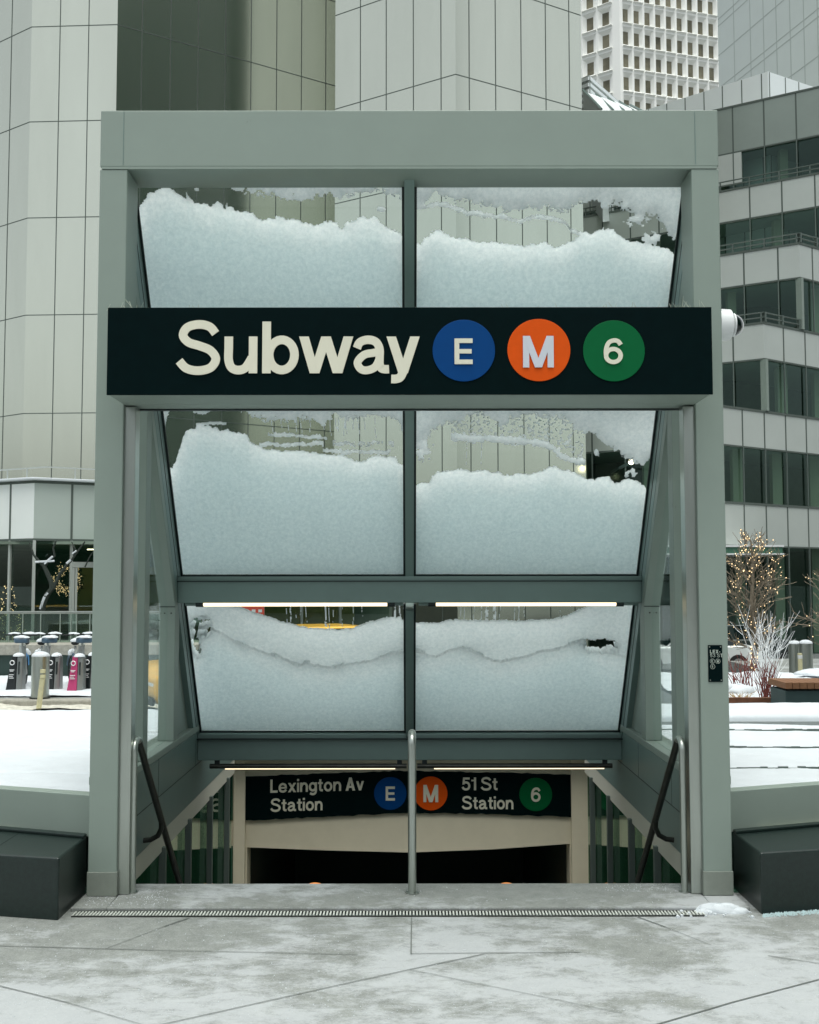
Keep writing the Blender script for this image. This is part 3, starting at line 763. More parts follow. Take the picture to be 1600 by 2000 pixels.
# ------------------------------------------------------------------ handrails
def arc(c, r, a0, a1, ax, n=8):
    out = []
    for i in range(n+1):
        a = a0+(a1-a0)*i/n; u, v = r*math.cos(a), r*math.sin(a)
        out.append(Vector((c[0], c[1]+u, c[2]+v)) if ax == 'x' else Vector((c[0]+u, c[1], c[2]+v)))
    return out
for xx, lb, s in ((-1.592, 'bent steel handrail at the left of the stairs beside the left post', -1), (1.572, 'bent steel handrail at the right of the stairs beside the right post', 1), (.012, 'bent steel handrail standing in the middle of the stairs', 0)):
    t = thing('handrail', lb, 'handrail', group='handrails of the stairs')
    r, zt, y0 = .0195, .86, .075
    if s == 0: r, zt, y0 = .0235, .895, .06
    rb = .06
    ang = R(43)
    up_ = [Vector((xx, y0, .0)), Vector((xx, y0, zt-rb))]
    bend = arc((xx, y0+rb, zt-rb), rb, math.pi, math.pi/2-ang, 'x', 10)
    MB().tube(up_+bend[1:], r, 14).build('post', M['steel'], t, smooth=True)
    e = bend[-1]; dr = Vector((0, math.cos(ang), -math.sin(ang)))
    MB().tube([e+dr*.001, e+dr*3.4], r*1.08, 14).build('rail', M['steel_dk'], t, smooth=True)
    MB().cyl((xx, y0, .0005), (xx, y0, .006), r*1.7, 20).build('base_plate', M['steel'], t, smooth=True)
    if s:
        q = e+dr*.86
        MB().tube([q+Vector((-s*0,0,-.01)), q+Vector((s*.005,.03,-.06)), q+Vector((s*.03,.045,-.11)), q+Vector((s*.075,.045,-.135)), q+Vector((s*.125,.04,-.14))], .017, 10).build('wall_bracket', M['steel_dk'], t, smooth=True)

# small plate on the right post
pt = thing('post_plate', 'small black plate reading LEX-53 ST screwed to the right post', 'sign')
a, b = at(1383,1260,-.006), at(1412,1332,-.006)
MB().box(a.x, b.x, -.006, -.0006, b.z, a.z).build('plate', M['signblack'], pt, bevel=.001)
mb = MB(); hh = at(1388,1268,-.008).z-at(1388,1275.5,-.008).z
for s, px, py in (('LEX-', 1387.2, 1276), ('53 ST', 1387.2, 1283.6)):
    p = at(px, py, -.0085); text(mb, s, p.x, p.z, hh*.9, p.y, .2, .22, wk=.62)
for ch, px, py in (('E',1391.6,1291.3),('M',1402.2,1291.6),('6',1392.2,1302)):
    p = at(px, py, -.0085); rr = 4.4*6.4/FPX
    mb.ring((p.x, -.0085, p.z), rr, .0011, 'y', 24, 5)
    text(mb, ch, p.x-hh*.22, p.z-hh*.33, hh*.68, -.009, sx=.75, wk=.7)
mb.build('lettering', mat('plate_letters', S(176,186,176), .6), pt)
for px, py in ((1386,1263.5),(1407.5,1263.5),(1387.5,1328.5),(1409,1328.5)):
    p = at(px, py, -.007); MB().cyl((p.x,-.009,p.z),(p.x,-.005,p.z),.0035,8).build('screw', M['steel'], pt)

# dome camera on the right post
cc = thing('security_camera', 'white dome security camera fixed to the outer side of the right post', 'camera')
c = at(1425, 635, .10); k = 6.5/FPX
bx = HW+.001
mb = MB().tube([(bx, .10, c.z), (bx+.072, .10, c.z), (bx+.086, .10, c.z)], [.096,.092,.070], 28); mb.build('housing', M['white_pl'], cc, smooth=True)
mb = MB()
pts = [(bx+.086+.062*math.sin(a), .10, c.z) for a in np.linspace(0, math.pi/2, 9)]
mb.tube(pts, [max(.002,.062*math.cos(a)) for a in np.linspace(0, math.pi/2, 9)], 24); mb.build('dome', M['dome'], cc, smooth=True)
mb = MB().ring((bx+.095, .10, c.z), .064, .006, 'x', 28, 6)
mb.ring((bx+.092, .10, c.z), .0635, .0035, 'y', 28, 6, -math.pi/2, math.pi/2); mb.build('dome_rim', M['white_pl'], cc, smooth=True)

# ================================================================== BENCHES, PARAPETS, TERRACE
def rot_poly(s, x0, y0, L, ang, dep):
    # a run that starts at x0,y0 and goes outward, turned back by ang
    dx, dy = s*math.cos(ang), math.sin(ang)
    return [(x0, y0), (x0+dx*L, y0+dy*L), (x0+dx*L, y0+dy*L+dep), (x0, y0+dep)]
ANG = R(12.5)
for s in (-1, 1):
    nm = 'left' if s < 0 else 'right'
    t = thing('granite_bench', f'low dark granite bench block in front of the {nm} metal parapet', 'bench', group='granite benches beside the entrance')
    xs0, yf0, yb0 = (1.875, -.374, .140) if s < 0 else (1.900, -.28, .232)
    p = [(s*xs0, yf0), (s*9.0, yf0+(9.0-xs0)*math.tan(ANG)), (s*9.0, yb0+(9.0-xs0)*math.tan(R(19.5))), (s*xs0, yb0)]
    MB().prism(p if s > 0 else p[::-1], 'z', -.03, .305).build('block', M['granite'], t, bevel=.012, seg=3)
    q = rot_poly(s, s*xs0, yb0-.065, 7.0, R(19.5), .06)
    MB().prism(q if s > 0 else q[::-1], 'z', .3055, .322).build('back_lip', M['granite'], t, bevel=.004)
    if s < 0:
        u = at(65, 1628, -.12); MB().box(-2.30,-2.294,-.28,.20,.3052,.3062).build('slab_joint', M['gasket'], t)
    t = thing('metal_parapet', f'low grey metal parapet band at the {nm}, holding back the snowy terrace', 'parapet', group='metal parapets of the terrace')
    q = rot_poly(s, s*1.860, .153 if s < 0 else .246, 7.0, R(19.5), .10)
    MB().prism(q if s > 0 else q[::-1], 'z', .296, .536).build('band', M['frame'], t, bevel=.005)
    q2 = rot_poly(s, s*1.90, .27, 7.0, R(19.5), .10)
    MB().prism(q2 if s > 0 else q2[::-1], 'z', -.05, .30).build('plinth', M['black'], t)

# snowy terrace behind each parapet
def terrace(s, far):
    x0, x1 = sorted((s*1.91, s*11.0))
    nx, ny = 170, 430
    xs = np.linspace(x0, x1, nx)
    T = np.linspace(0, 1, ny)
    Xg, Tg = np.meshgrid(xs, T)
    ynear = (.153 if s < 0 else .246)+(np.abs(Xg)-1.86)*math.tan(R(19.5))+.075
    yfar = far(Xg)
    Yg = ynear+(np.maximum(yfar, ynear+.3)-ynear)*Tg
    Z = .522+.022*(fbm(Xg*1.1, Yg*1.6, 3)-.5)+.012*(fbm(Xg*7, Yg*7, 9)-.5)
    edge = np.clip((1-Tg)*(yfar-ynear)/.28, 0, 1)
    Z = Z+.03*np.clip((Tg*(yfar-ynear)-2.2)/1.5, 0, 1) if s < 0 else Z
    Z = Z-.34*(1-np.sqrt(1-(1-edge)**2+1e-9))
    near = np.clip(Tg*(yfar-ynear)/.35, 0, 1)
    Z -= .02*(1-near)*fbm(Xg*9, Yg*9, 21)*2
    # joints of the slabs below, pressed through the snow
    for yj, dep in ((1.0,.030),(2.0,.028),(2.8,.022)) if s < 0 else ((1.15,.045),(2.11,.045),(3.09,.042)):
        Z -= dep*np.exp(-((Yg-yj-.015*(fbm(Xg*1.5, Xg*0+yj, 5)-.5)*4)/.017)**2)*(.35+.65*(fbm(Xg*.9, Yg*0+yj, 31) > .42))
    return grid_mesh('terrace_snow', Xg, Yg, Z, M['snow'])
t1 = terrace(-1, lambda X: 4.6+.02*np.abs(X)+.35*(fbm(X*.8, X*0, 41)-.5)); tag(t1, 'smooth snow over the raised terrace left of the entrance', 'snow', kind='stuff')
t2 = terrace(1, lambda X: 3.72+0*X); tag(t2, 'smooth snow over the raised terrace right of the entrance, cut by slab joints', 'snow', kind='stuff')
for s in (-1, 1):
    x0, x1 = sorted((s*1.91, s*11.0))
    ye = 4.3 if s < 0 else 3.6
    pts = [(s*1.915, .35), (s*11.0, 3.45), (s*11.0, ye if ye > 3.5 else 3.6), (s*1.915, ye)]
    tag(MB().prism(pts if s > 0 else pts[::-1], 'z', .302, .47).build('terrace', M['stone']), kind='structure')
    tag(MB().box(*sorted((s*3.80, s*11.0)), ye-.3, ye-.02, -.68, .301).build('terrace_base', M['stone']), kind='structure')
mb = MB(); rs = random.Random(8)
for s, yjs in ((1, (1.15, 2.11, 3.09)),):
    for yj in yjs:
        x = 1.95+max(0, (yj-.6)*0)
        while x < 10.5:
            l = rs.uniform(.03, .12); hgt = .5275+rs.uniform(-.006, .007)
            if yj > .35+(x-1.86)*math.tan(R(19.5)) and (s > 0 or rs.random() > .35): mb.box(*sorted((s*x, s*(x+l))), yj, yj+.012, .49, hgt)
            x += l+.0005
tag(mb.build('joint_shade_strips', M['officemull']), kind='structure')  # slab joint lines: dark strips standing in for shade below the snowy edges
# thick rounded lip of snow on the ledge at the back of the right terrace
nx, ny = 160, 30
Xg, A = np.meshgrid(np.linspace(1.92, 11, nx), np.linspace(0, math.pi, ny))
wv = fbm(Xg*1.3, Xg*0, 61)-.5
rr = 1-.55*np.abs(np.cos(A))**4
Yg = 4.17-np.cos(A)*(.42+.06*wv)
Zg = .505+np.sin(A)**.55*(.115+.03*wv)+.008*(fbm(Xg*8, Yg*8, 71)-.5)
tag(grid_mesh('snow_ledge', Xg, Yg, Zg, M['snow']), 'thick rounded lip of snow along the back edge of the right terrace', 'snow', kind='stuff')
MB().box(1.93, 11, 3.74, 4.58, .30, .512).build('ledge_stone', M['stone'], None)
led = bpy.data.objects['ledge_stone']; tag(led, kind='structure')

# ================================================================== DRAIN, SNOW CLUMP, SALT
gy0, gy1 = -.3195, -.2215
ga, gb = -1.822, 1.594
dg = thing('drain_grate', 'long narrow slotted steel drain grate along the foot of the landing step', 'drain')
m = MB().box(ga, gb, gy0, gy0+.011, -.03, -.0165).box(ga, gb, gy1-.011, gy1, -.03, -.0165)
m.build('edge_bar', M['steel_dk'], dg)
m = MB(); x = ga
while x < gb:
    m.box(x, x+.0090, gy0+.012, gy1-.012, -.03, -.0150); x += .0180
m.build('slats', mat('grate_metal', S(196,200,192), .55, .2, .1, 20), dg)
MB().box(ga, gb, gy0, gy1, -.06, -.032).build('channel', M['black'], dg)
cl = []
random.seed(11); m = MB()
c0 = atz(1405,1780,-.02)
def clump(mb_, c, rx, ry, rz, seed, nu=40, nv=14):
    vs, fs = [], []
    for j in range(nv+1):
        a = math.pi/2*j/nv
        for i in range(nu):
            t = 2*math.pi*i/nu
            f = .72+.6*float(fbm(np.array(3+math.cos(t)*1.6+a*1.5), np.array(5+math.sin(t)*1.6+seed), seed, 5))
            vs.append((c[0]+rx*f*math.cos(a)*math.cos(t), c[1]+ry*f*math.cos(a)*math.sin(t), c[2]+rz*f*math.sin(a)))
    for j in range(nv):
        for i in range(nu): fs.append((j*nu+i, j*nu+(i+1)%nu, (j+1)*nu+(i+1)%nu, (j+1)*nu+i))
    mb_.add(vs, fs)
clump(m, (c0.x, c0.y, -.03), .135, .04, .050, 3)
clump(m, (c0.x+.09, c0.y-.01, -.03), .07, .035, .035, 8)
clump(m, (c0.x-.08, c0.y-.012, -.03), .05, .03, .030, 12)
for k in range(26):
    q = atz(random.uniform(1318,1470), random.uniform(1776,1792), -.02)
    m.ell((q.x, q.y, -.02), *(3*[random.uniform(.004,.014)]), 6, 4)
tag(m.build('snow_clump', M['snow'], None, smooth=True), 'small clump of icy snow lying on the right end of the drain grate', 'snow')
m = MB(); random.seed(4)
for k in range(900):
    u = random.random(); px = 1490+u*160; py = 1786-u*9-random.random()**2*14*(.4+u)+random.uniform(-2,5)
    q = atz(px, py+1, -.02); r = random.uniform(.002,.0055)
    m.add([(q.x-r,q.y-r,-.021),(q.x+r,q.y-r*.6,-.021),(q.x,q.y+r,-.021),(q.x+r*.2,q.y,-.021+r*1.6)],[(0,1,3),(1,2,3),(2,0,3)])
tag(m.build('deicing_salt', M['salt']), 'pale blue crystals of de-icing salt strewn at the foot of the right bench', 'salt', kind='stuff')
m = MB(); random.seed(14)
def grit(n, bx_, zz):
    for k in range(n):
        px, py = random.uniform(bx_[0], bx_[1]), random.uniform(bx_[2], bx_[3])
        q = atz(px, py, zz); r = random.choice([.0012,.0012,.0016,.0016,.002,.003])
        m.add([(q.x-r,q.y-r,zz+.0005),(q.x+r,q.y-r*.6,zz+.0005),(q.x,q.y+r,zz+.0005),(q.x+r*.2,q.y,zz+r*1.5)],[(0,1,3),(1,2,3),(2,0,3)])
grit(420, (165,330,1738,1770), 0); grit(200, (1180,1340,1727,1742), 0); grit(160, (270,1330,1730,1766), 0)
tag(m.build('salt_grit', M['snow']), 'white grains of salt and ice scattered on the top landing', 'salt', kind='stuff')
m = MB(); grit(1500, (0,1600,1795,1990), -.021)
tag(m.build('pavement_grit', M['snow']), 'white grains of salt scattered over the pavement', 'salt', kind='stuff')

# ================================================================== SNOW ON THE SLOPED PANES
def on_can(px, py):
    """pixel of the traced outline -> (x, metres up the slope) on the canopy plane"""
    d = fw*FPX + rt*(px-800.0) - up*(py-1000.0); d = Vector(d); o = Vector((CX,-CD,CZ)); p0 = can(0,0,.012)
    t = (p0-o).dot(nv)/d.dot(nv); q = o+d*t
    return q.x, (q-p0).dot(sv)
def curve(pts, xs):
    c = np.array([on_can(*p) for p in pts]); i = np.argsort(c[:,0]); return np.interp(xs, c[i,0], c[i,1])
C1L=[(262,418),(268,415),(272,405),(276,399),(284,390),(291,378),(304,375),(315,369),(330,366),(362,368),(366,380),(364,391),(381,395.6),(400,397.5),(410,404),(421,394.6),(440,405),(441,397.5),(453,403),(466,411),(478,410),(495,417),(501,425.6),(517,428.5),(540,422.5),(554,424),(559,432),(569,428),(580,430),(591,434),(609,436),(614,441.6),(629,434),(647,430.7),(660,432.5),(663,444),(670,444),(674,436),(692,432.5),(705,423.5),(712,421.6),(721,427),(728,421.6),(737,425),(744,436),(756,441.6),(766,450.6),(781,456),(790,465)]
U1L=[(262,340),(430,340),(445,366),(449,370),(463,379),(470,375),(480,378),(490,376.7),(501,387),(511,386),(527,388),(542,386),(567,392.6),(587,391.7),(607,394.4),(621,390),(654,386),(663,390),(674,389),(688,382.7),(701,381.7),(719,379),(737,373.6),(748,375),(754,383.6),(763,380),(772,383.6),(776,390),(790,391)]
C1R=[(810,477),(821,477),(828,465),(838,461.5),(840,454.5),(851,448),(861,451),(873,457),(894,464),(903,465),(915,466),(933,471),(949,473.7),(959,473.7),(968,471),(984,476),(992,475.5),(1019,478),(1026,480.7),(1045,474.6),(1055,473.7),(1061,467.6),(1068,472),(1084,481),(1094,480),(1107,473),(1122,471.5),(1124,467),(1135,453.7),(1144,451),(1159,453.7),(1174,448),(1180,445),(1199,444),(1205,452.8),(1217,462),(1223,469.7),(1240,472.5),(1266,479),(1281,482),(1304,483),(1315,492),(1320,500)]
U1R=[(810,415),(822,412),(826,404),(838,395),(850,380),(861,382),(877,388),(891,396),(905,397.6),(922,402),(949,406),(971,407),(989,416),(1010,415),(1041,414),(1062,410),(1088,416),(1110,418),(1122,405),(1135,400),(1154,395.6),(1170,395.6),(1178,408.7),(1199,402),(1221,410.6),(1238,420),(1251,437),(1259,431),(1281,429),(1290,440),(1302,440),(1304,455),(1315,470),(1324,465),(1335,462)]
L1R=[(815,405),(824,404),(844,401),(861,398),(875,402),(894,410),(912,416),(936,418.6),(950,421),(968,424),(982,421),(1000,429),(1019,431.7),(1045,424.7),(1080,426.5),(1090,429),(1107,438),(1118,452),(1132,458)]
C2L=[(325,915),(330,913),(336,914),(342,902.5),(347,885),(356,860.5),(363,839.5),(381,837),(382.5,827),(389,824),(400,830),(409,834),(428,840),(444,839.5),(452,844),(470,844),(484,849),(486,862),(501,869),(510,874),(522,878),(537,878),(550,881.5),(564,880),(586,879),(607,883),(618,884),(634,891),(650,888.5),(667,887.6),(681,895.5),(695,900),(714,901),(723,894),(737,890),(756,893),(775,894),(778,903),(790,911),(798,914)]
U2L=[(310,875),(320,872),(324,830),(331,806),(336,790),(340,780),(425,780),(440,797),(461,797.5),(470,808),(487,813),(505,820),(519,825),(537,821),(560,822),(578,826),(599,824),(618,825.5),(632,832),(646,825),(653,811.5),(677,820),(695,819),(712,817),(730,813),(756,815),(768,820),(779,831),(784,843),(790,856),(798,860)]
C2R=[(806,950),(814,948),(824,942),(832,943.6),(840,941),(843,929),(852,923.5),(870,919),(884,918),(893,915.6),(905,919),(914,922),(930,922.6),(940,920),(950,919),(961,924),(975,923.5),(985,927),(1010,926),(1027,927),(1045,922.6),(1062,919),(1073,912),(1082,910.5),(1090,913.5),(1097,919.5),(1110,918.7),(1123,924),(1135,927.7),(1144,931.5),(1153,935),(1165,934.5),(1177,930),(1192,928.5),(1196,939),(1201,945),(1210,942.7),(1222,938),(1235,937.5),(1249,942),(1260,949),(1266,960),(1272,965)]
U2R=[(806,880),(814,874),(823,869),(835,859),(845,842),(852,836),(873,831),(894,829),(908,818.5),(929,808),(945,815),(968,822),(975,834),(992,834),(996,822),(1027,813),(1062,818),(1090,816),(1110,826),(1127,840),(1144,847.5),(1157,850.5),(1169,864),(1187,874.5),(1207,885),(1222,895.5),(1240,904),(1259,912),(1273,897),(1285,890)]
L2R=[(880,853),(900,856),(922,861),(940,857),(954,855),(975,860),(1001,861),(1027,862),(1062,867.5),(1080,874),(1091,885),(1105,896),(1123,901),(1144,904.5)]
C3L=[(368,1305),(380,1298),(392,1262),(404,1232.6),(410,1227.5),(431,1237.6),(458,1254.5),(478,1264.6),(502,1271),(549,1285),(579,1301.7),(603,1296.7),(647,1308.5),(681,1298),(714,1295),(741,1288),(765,1278),(792,1273),(800,1272)]
A3L=[(360,1165),(440,1170),(458,1185),(492,1197),(522,1207),(549,1215.7),(576,1222.4),(596,1226),(630,1231),(657,1231.5),(684,1231),(711,1219),(738,1212),(765,1207),(782,1207),(793,1219),(800,1222)]
C3R=[(808,1272),(814,1275),(852,1283.6),(875,1272),(903,1268),(930,1276),(949,1286.5),(978,1293.7),(1015,1286.5),(1059,1275),(1087,1269),(1116,1260.6),(1139,1249),(1155,1258),(1171,1270.7),(1202,1279),(1226,1283.6),(1245,1286)]
A3R=[(808,1217),(857,1217.5),(895,1211.8),(929,1213),(1001,1214.6),(1059,1213),(1096,1209),(1116,1199),(1139,1189),(1157,1181),(1180,1165),(1245,1150)]
def blob(X, Sg, px, py, rx, ry, seed, amp=.5):
    cx_, cs = on_can(px, py); ex, _ = on_can(px+rx, py); _, es = on_can(px, py-ry)
    d = np.sqrt(((X-cx_)/(ex-cx_))**2+((Sg-cs)/(es-cs))**2)
    return np.maximum(1-d, -10)+amp*(fbm(X*38, Sg*38, seed)-.5)*2
def strip(X, Sg, xs, cen, hw, seed, amp=1.0):
    c = curve(cen, xs)[None,:]; x0 = on_can(*cen[0])[0]; x1 = on_can(*cen[-1])[0]
    inside = (X > x0) & (X < x1)
    h = hw*(.6+.8*fbm(X*9, X*0+2, seed))
    d = 1-np.abs(Sg-c-.012*(fbm(X*26, X*0+7, seed+2)-.5)*2)/h+amp*(fbm(X*60, Sg*60, seed+5)-.5)*1.6
    return np.where(inside, d, -1)
def snow_pane(r, s, x0, x1, zb, zt, cont, upper, label, extra=None, layer=None):
    H = .0055
    s0, s1 = sz(zb)+.004, min(sz(zt), SLEN+.14)
    xs = np.arange(x0+.002, x1-.001, H); ss = np.arange(s0, s1, H)
    X, Sg = np.meshgrid(xs, ss)
    # pile lying against the lower beam
    top = curve(cont, xs)[None,:]
    n1 = (fbm(X*14, Sg*14, 10+r, 5)-.5); n2 = fbm(X*55, Sg*55, 20+r, 3)-.5
    n3 = fbm(X*130, Sg*130, 57+r, 2)-.5
    dd = top-Sg+.034*n1+.026*n2+.012*n3
    # soften: distance to the rim also counts sideways
    T = np.where(dd > 0, .006+np.minimum(.30, .62*dd**.9)*(.92+.25*n1)+.012*n1+.006*n2, 0)
    T = np.where(dd > 0, np.maximum(T, .005), 0)
    # sides thin out a little at the glazing bars
    ed = np.minimum(X-x0, x1-X); T = T*np.clip(.35+ed/.10, 0, 1)
    T = np.where(dd > 0, np.maximum(T, .005), T)
    Tu = np.zeros_like(T)
    if layer is not None:
        la = curve(layer, xs)[None,:]; da = la-Sg+.024*n1+.014*n2+.008*n3
        # the thin sheet behind, with a groove where the thick pile begins
        sheet = np.where(da > 0, .018+np.minimum(.06, .35*da)+.02*n1, 0)
        T = np.maximum(T, np.where(da > 0, np.maximum(sheet, .008), 0))
        T = np.where((np.abs(dd+.010+.012*n1) < .014*fbm(X*11, Sg*2, 63+r)) & (fbm(X*5, Sg*2, 61+r) > .46) & (fbm(X*60, Sg*60, 66+r, 2) > .38) & (da > 0), 0, T)
    if upper is not None:
        lo_ = curve(upper, xs)[None,:]
        du = Sg-lo_+.050*n1+.040*n2+.020*n3
        Tu = np.where(du > 0, .006+np.minimum(.035, .35*du)+.012*n1+.010*n2, 0)
        lace = (du < .05) & (fbm(X*70, Sg*70, 44+r, 3) < .40*(1-du/.05)+.08)
        Tu = np.where(lace, 0, np.where(du > 0, np.maximum(Tu, .004), 0))
    T = np.maximum(T, Tu)
    if extra is not None:
        E_ = extra(X, Sg, xs); T = np.where(E_ > 0, np.maximum(T, .004+np.minimum(.02, E_*.02)), T)
        T = np.where(E_ < -50, 0, T)
    glow_depth = T.copy()                                       # drives the painted rim glow: low at the rims, high in the pile
    glow_depth = np.where(dd > 0, np.minimum(glow_depth, (.80 if layer is None else 2.4)*dd), np.clip(glow_depth, .0, .07))
    mask = T > 0
    ny, nx = X.shape
    cell = mask[:-1,:-1] & mask[1:,:-1] & mask[:-1,1:] & mask[1:,1:]
    base = np.array(can(0,0,.0135)); sv_, nv_ = np.array(sv), np.array(nv)
    bot = base[None,None]+X[...,None]*np.array([1,0,0])+Sg[...,None]*sv_
    # flakes do not lie perfectly flat on the glass
    lift = .0005+.0035*np.clip(fbm(X*45, Sg*45, 80+r, 4)-.42, 0, 1)*2
    if layer is not None:      # the older sheet stands off the glass where the pile has slid under it
        lift = np.where(dd <= 0, lift+.020*np.exp(-np.clip(-dd, 0, 1)/.05), lift)
    bot = bot+lift[...,None]*nv_
    topv = bot+np.maximum(T, .003)[...,None]*nv_
    idx = np.arange(ny*nx).reshape(ny, nx); N = ny*nx
    a, b, c, d = idx[:-1,:-1][cell], idx[:-1,1:][cell], idx[1:,1:][cell], idx[1:,:-1][cell]
    q = [np.stack([a,d,c,b],1), np.stack([a+N,b+N,c+N,d+N],1)]
    P = np.pad(cell, 1)
    for (di, dj, e) in ((-1,0,0),(1,0,1),(0,-1,2),(0,1,3)):
        nb = P[1+di:P.shape[0]-1+di, 1+dj:P.shape[1]-1+dj]
        k = cell & ~nb
        v00, v01, v11, v10 = idx[:-1,:-1][k], idx[:-1,1:][k], idx[1:,1:][k], idx[1:,:-1][k]
        u, v = ((v00,v01),(v11,v10),(v10,v00),(v01,v11))[e]
        q.append(np.stack([u,v,v+N,u+N],1))
    q = np.concatenate(q)
    co = np.concatenate([bot.reshape(-1,3), topv.reshape(-1,3)])
    used = np.unique(q); remap = np.zeros(2*N, int); remap[used] = np.arange(len(used))
    me = bpy.data.meshes.new('pane_snow'); set_mesh(me, co[used], remap[q], True)
    th = np.concatenate([glow_depth.ravel(), glow_depth.ravel()])[used]
    if len(me.vertices) == len(th):                      # painted rim glow by depth below the rim: more light let through there
        at_ = me.attributes.new('rim_glow_depth', 'FLOAT', 'POINT'); at_.data.foreach_set('value', th.astype(np.float32))
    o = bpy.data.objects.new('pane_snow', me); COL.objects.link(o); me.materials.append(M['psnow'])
    return tag(o, label, 'snow', 'snow lying on the sloped glass panes')
def ex1L(X, Sg, xs):
    return np.maximum(blob(X, Sg, 744, 409, 10, 6, 5, .4), blob(X, Sg, 384, 371, 6, 4, 6, .4))
def ex1R(X, Sg, xs):
    a = strip(X, Sg, xs, L1R, .016, 3, .9)
    a = np.maximum(a, blob(X, Sg, 1272, 468, 17, 13, 8, 1.3)); a = np.maximum(a, blob(X, Sg, 1308, 452, 16, 16, 9, 1.6))
    return np.maximum(a, blob(X, Sg, 1245, 432, 18, 10, 12, 1.2))
def ex2L(X, Sg, xs):
    a = strip(X, Sg, xs, [(522,850),(560,851),(600,853),(640,858)], .016, 6, 1.5)
    a = np.maximum(a, strip(X, Sg, xs, [(505,868),(560,870),(600,868),(632,866)], .018, 7, 1.2))
    a = np.maximum(a, strip(X, Sg, xs, [(630,880),(680,884),(720,884),(765,882)], .016, 8, 1.3))
    a = np.maximum(a, strip(X, Sg, xs, [(650,866),(700,870),(740,864),(770,868)], .024, 15, 1.9)-.35)
    a = np.maximum(a, strip(X, Sg, xs, [(376,803),(395,806),(420,798)], .015, 16, .6))
    a = np.maximum(a, strip(X, Sg, xs, [(383,828),(410,828),(442,829)], .012, 17, .5))
    dr = np.zeros_like(X)-1
    rs = np.random.RandomState(2)
    for px in (531,549,562,578,587,604,631,645,655,660,672,676,690,700,712,733):
        u0 = on_can(px, 818)[0]; sb = on_can(px, rs.uniform(836,862))[1]; st_ = on_can(px, 815)[1]
        dr = np.maximum(dr, np.where((np.abs(X-u0-.004*np.sin(Sg*30+px)) < .0052) & (Sg < st_) & (Sg > sb), .1, -1))
    return np.maximum(a, dr)
def ex2R(X, Sg, xs):
    a = strip(X, Sg, xs, L2R, .030, 21, .8)
    up_ = curve(U2R, xs)[None,:]; lw = curve(L2R, xs)[None,:]
    x0, x1 = on_can(880,850)[0], on_can(1140,890)[0]
    fr = np.where((X > x0) & (X < x1) & (Sg < up_+.02) & (Sg > lw), (fbm(X*80, Sg*80, 51, 3)-.50)*2, -1)
    a = np.maximum(a, fr)
    a = np.maximum(a, blob(X, Sg, 822, 872, 20, 30, 31, 1.4)-.15)
    a = np.maximum(a, blob(X, Sg, 1165, 885, 6, 8, 32, 1.0)); a = np.maximum(a, blob(X, Sg, 1232, 925, 12, 8, 33, 1.5)-.2)
    rs = np.random.RandomState(8)
    for px in (912,923,941,949):
        u0 = on_can(px, 880)[0]; sb = on_can(px, rs.uniform(895,912))[1]; st_ = on_can(px, 864)[1]
        a = np.maximum(a, np.where((np.abs(X-u0) < .0045) & (Sg < st_) & (Sg > sb) & (fbm(X*0+px, Sg*60, 4) > .40), .1, -1))
    return a
def drips(X, Sg, seeds, top, xs, y0):
    a = np.zeros_like(X)-1; rs = np.random.RandomState(9)
    for px, wd, yb in seeds:
        u0 = on_can(px, 1200)[0]; sb = on_can(px, yb)[1]; st_ = on_can(px, y0)[1]
        wob = .004*(fbm(Sg*14, Sg*0+px, 3)-.5)*4
        a = np.maximum(a, np.where((np.abs(X-u0-wob) < wd) & (Sg < st_) & (Sg > sb) & (fbm(X*60, Sg*40, 7) > .30), .1, -1))
    return a
def ex3L(X, Sg, xs):
    a = drips(X, Sg, [(559,.005,1216),(568,.006,1222),(577,.004,1210),(588,.005,1219),(598,.004,1216),(636,.009,1226),(643,.006,1229),(651,.004,1218),(669,.004,1226),(690,.005,1222),(708,.004,1215),(772,.010,1207),(781,.008,1207),(790,.010,1217)], None, xs, 1172)
    h = np.maximum(blob(X, Sg, 392, 1226, 17, 17, 40, .9), blob(X, Sg, 382, 1262, 8, 26, 41, .9))
    cut = blob(X, Sg, 398, 1228, 12, 4, 43, .6)
    return np.where((h > 0) & (cut < 0), -99, a)
def ex3R(X, Sg, xs):
    a = drips(X, Sg, [(901,.004,1209),(907,.004,1212),(926,.005,1212),(940,.006,1213),(951,.014,1214),(966,.014,1214),(977,.005,1212),(1005,.007,1214),(1014,.006,1214),(1024,.005,1214),(1077,.004,1211),(1094,.004,1207),(1113,.004,1200)], None, xs, 1172)
    h = blob(X, Sg, 1178, 1263, 34, 13, 50, .8)
    return np.where(h > 0, -99, a)
specs = {(0,-1):(C1L,U1L,ex1L,None,'snow on the upper left glass pane, piled highest at its left edge'),
         (0,1):(C1R,U1R,ex1R,None,'snow on the upper right glass pane, with a hump near its right end'),
         (1,-1):(C2L,U2L,ex2L,None,'snow on the middle left glass pane, with a tall shoulder at its left and melt drips above'),
         (1,1):(C2R,U2R,ex2R,None,'snow on the middle right glass pane, under a band of lacy frost'),
         (2,-1):(C3L,None,ex3L,A3L,'snow on the lowest left glass pane, in two overlapping layers with a hole at its left edge'),
         (2,1):(C3R,None,ex3R,A3R,'snow on the lowest right glass pane, in two overlapping layers with a hole near its right edge')}
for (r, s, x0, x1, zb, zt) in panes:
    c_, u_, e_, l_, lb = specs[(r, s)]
    snow_pane(r, s, x0, x1, zb, zt, c_, u_, lb, e_, l_)

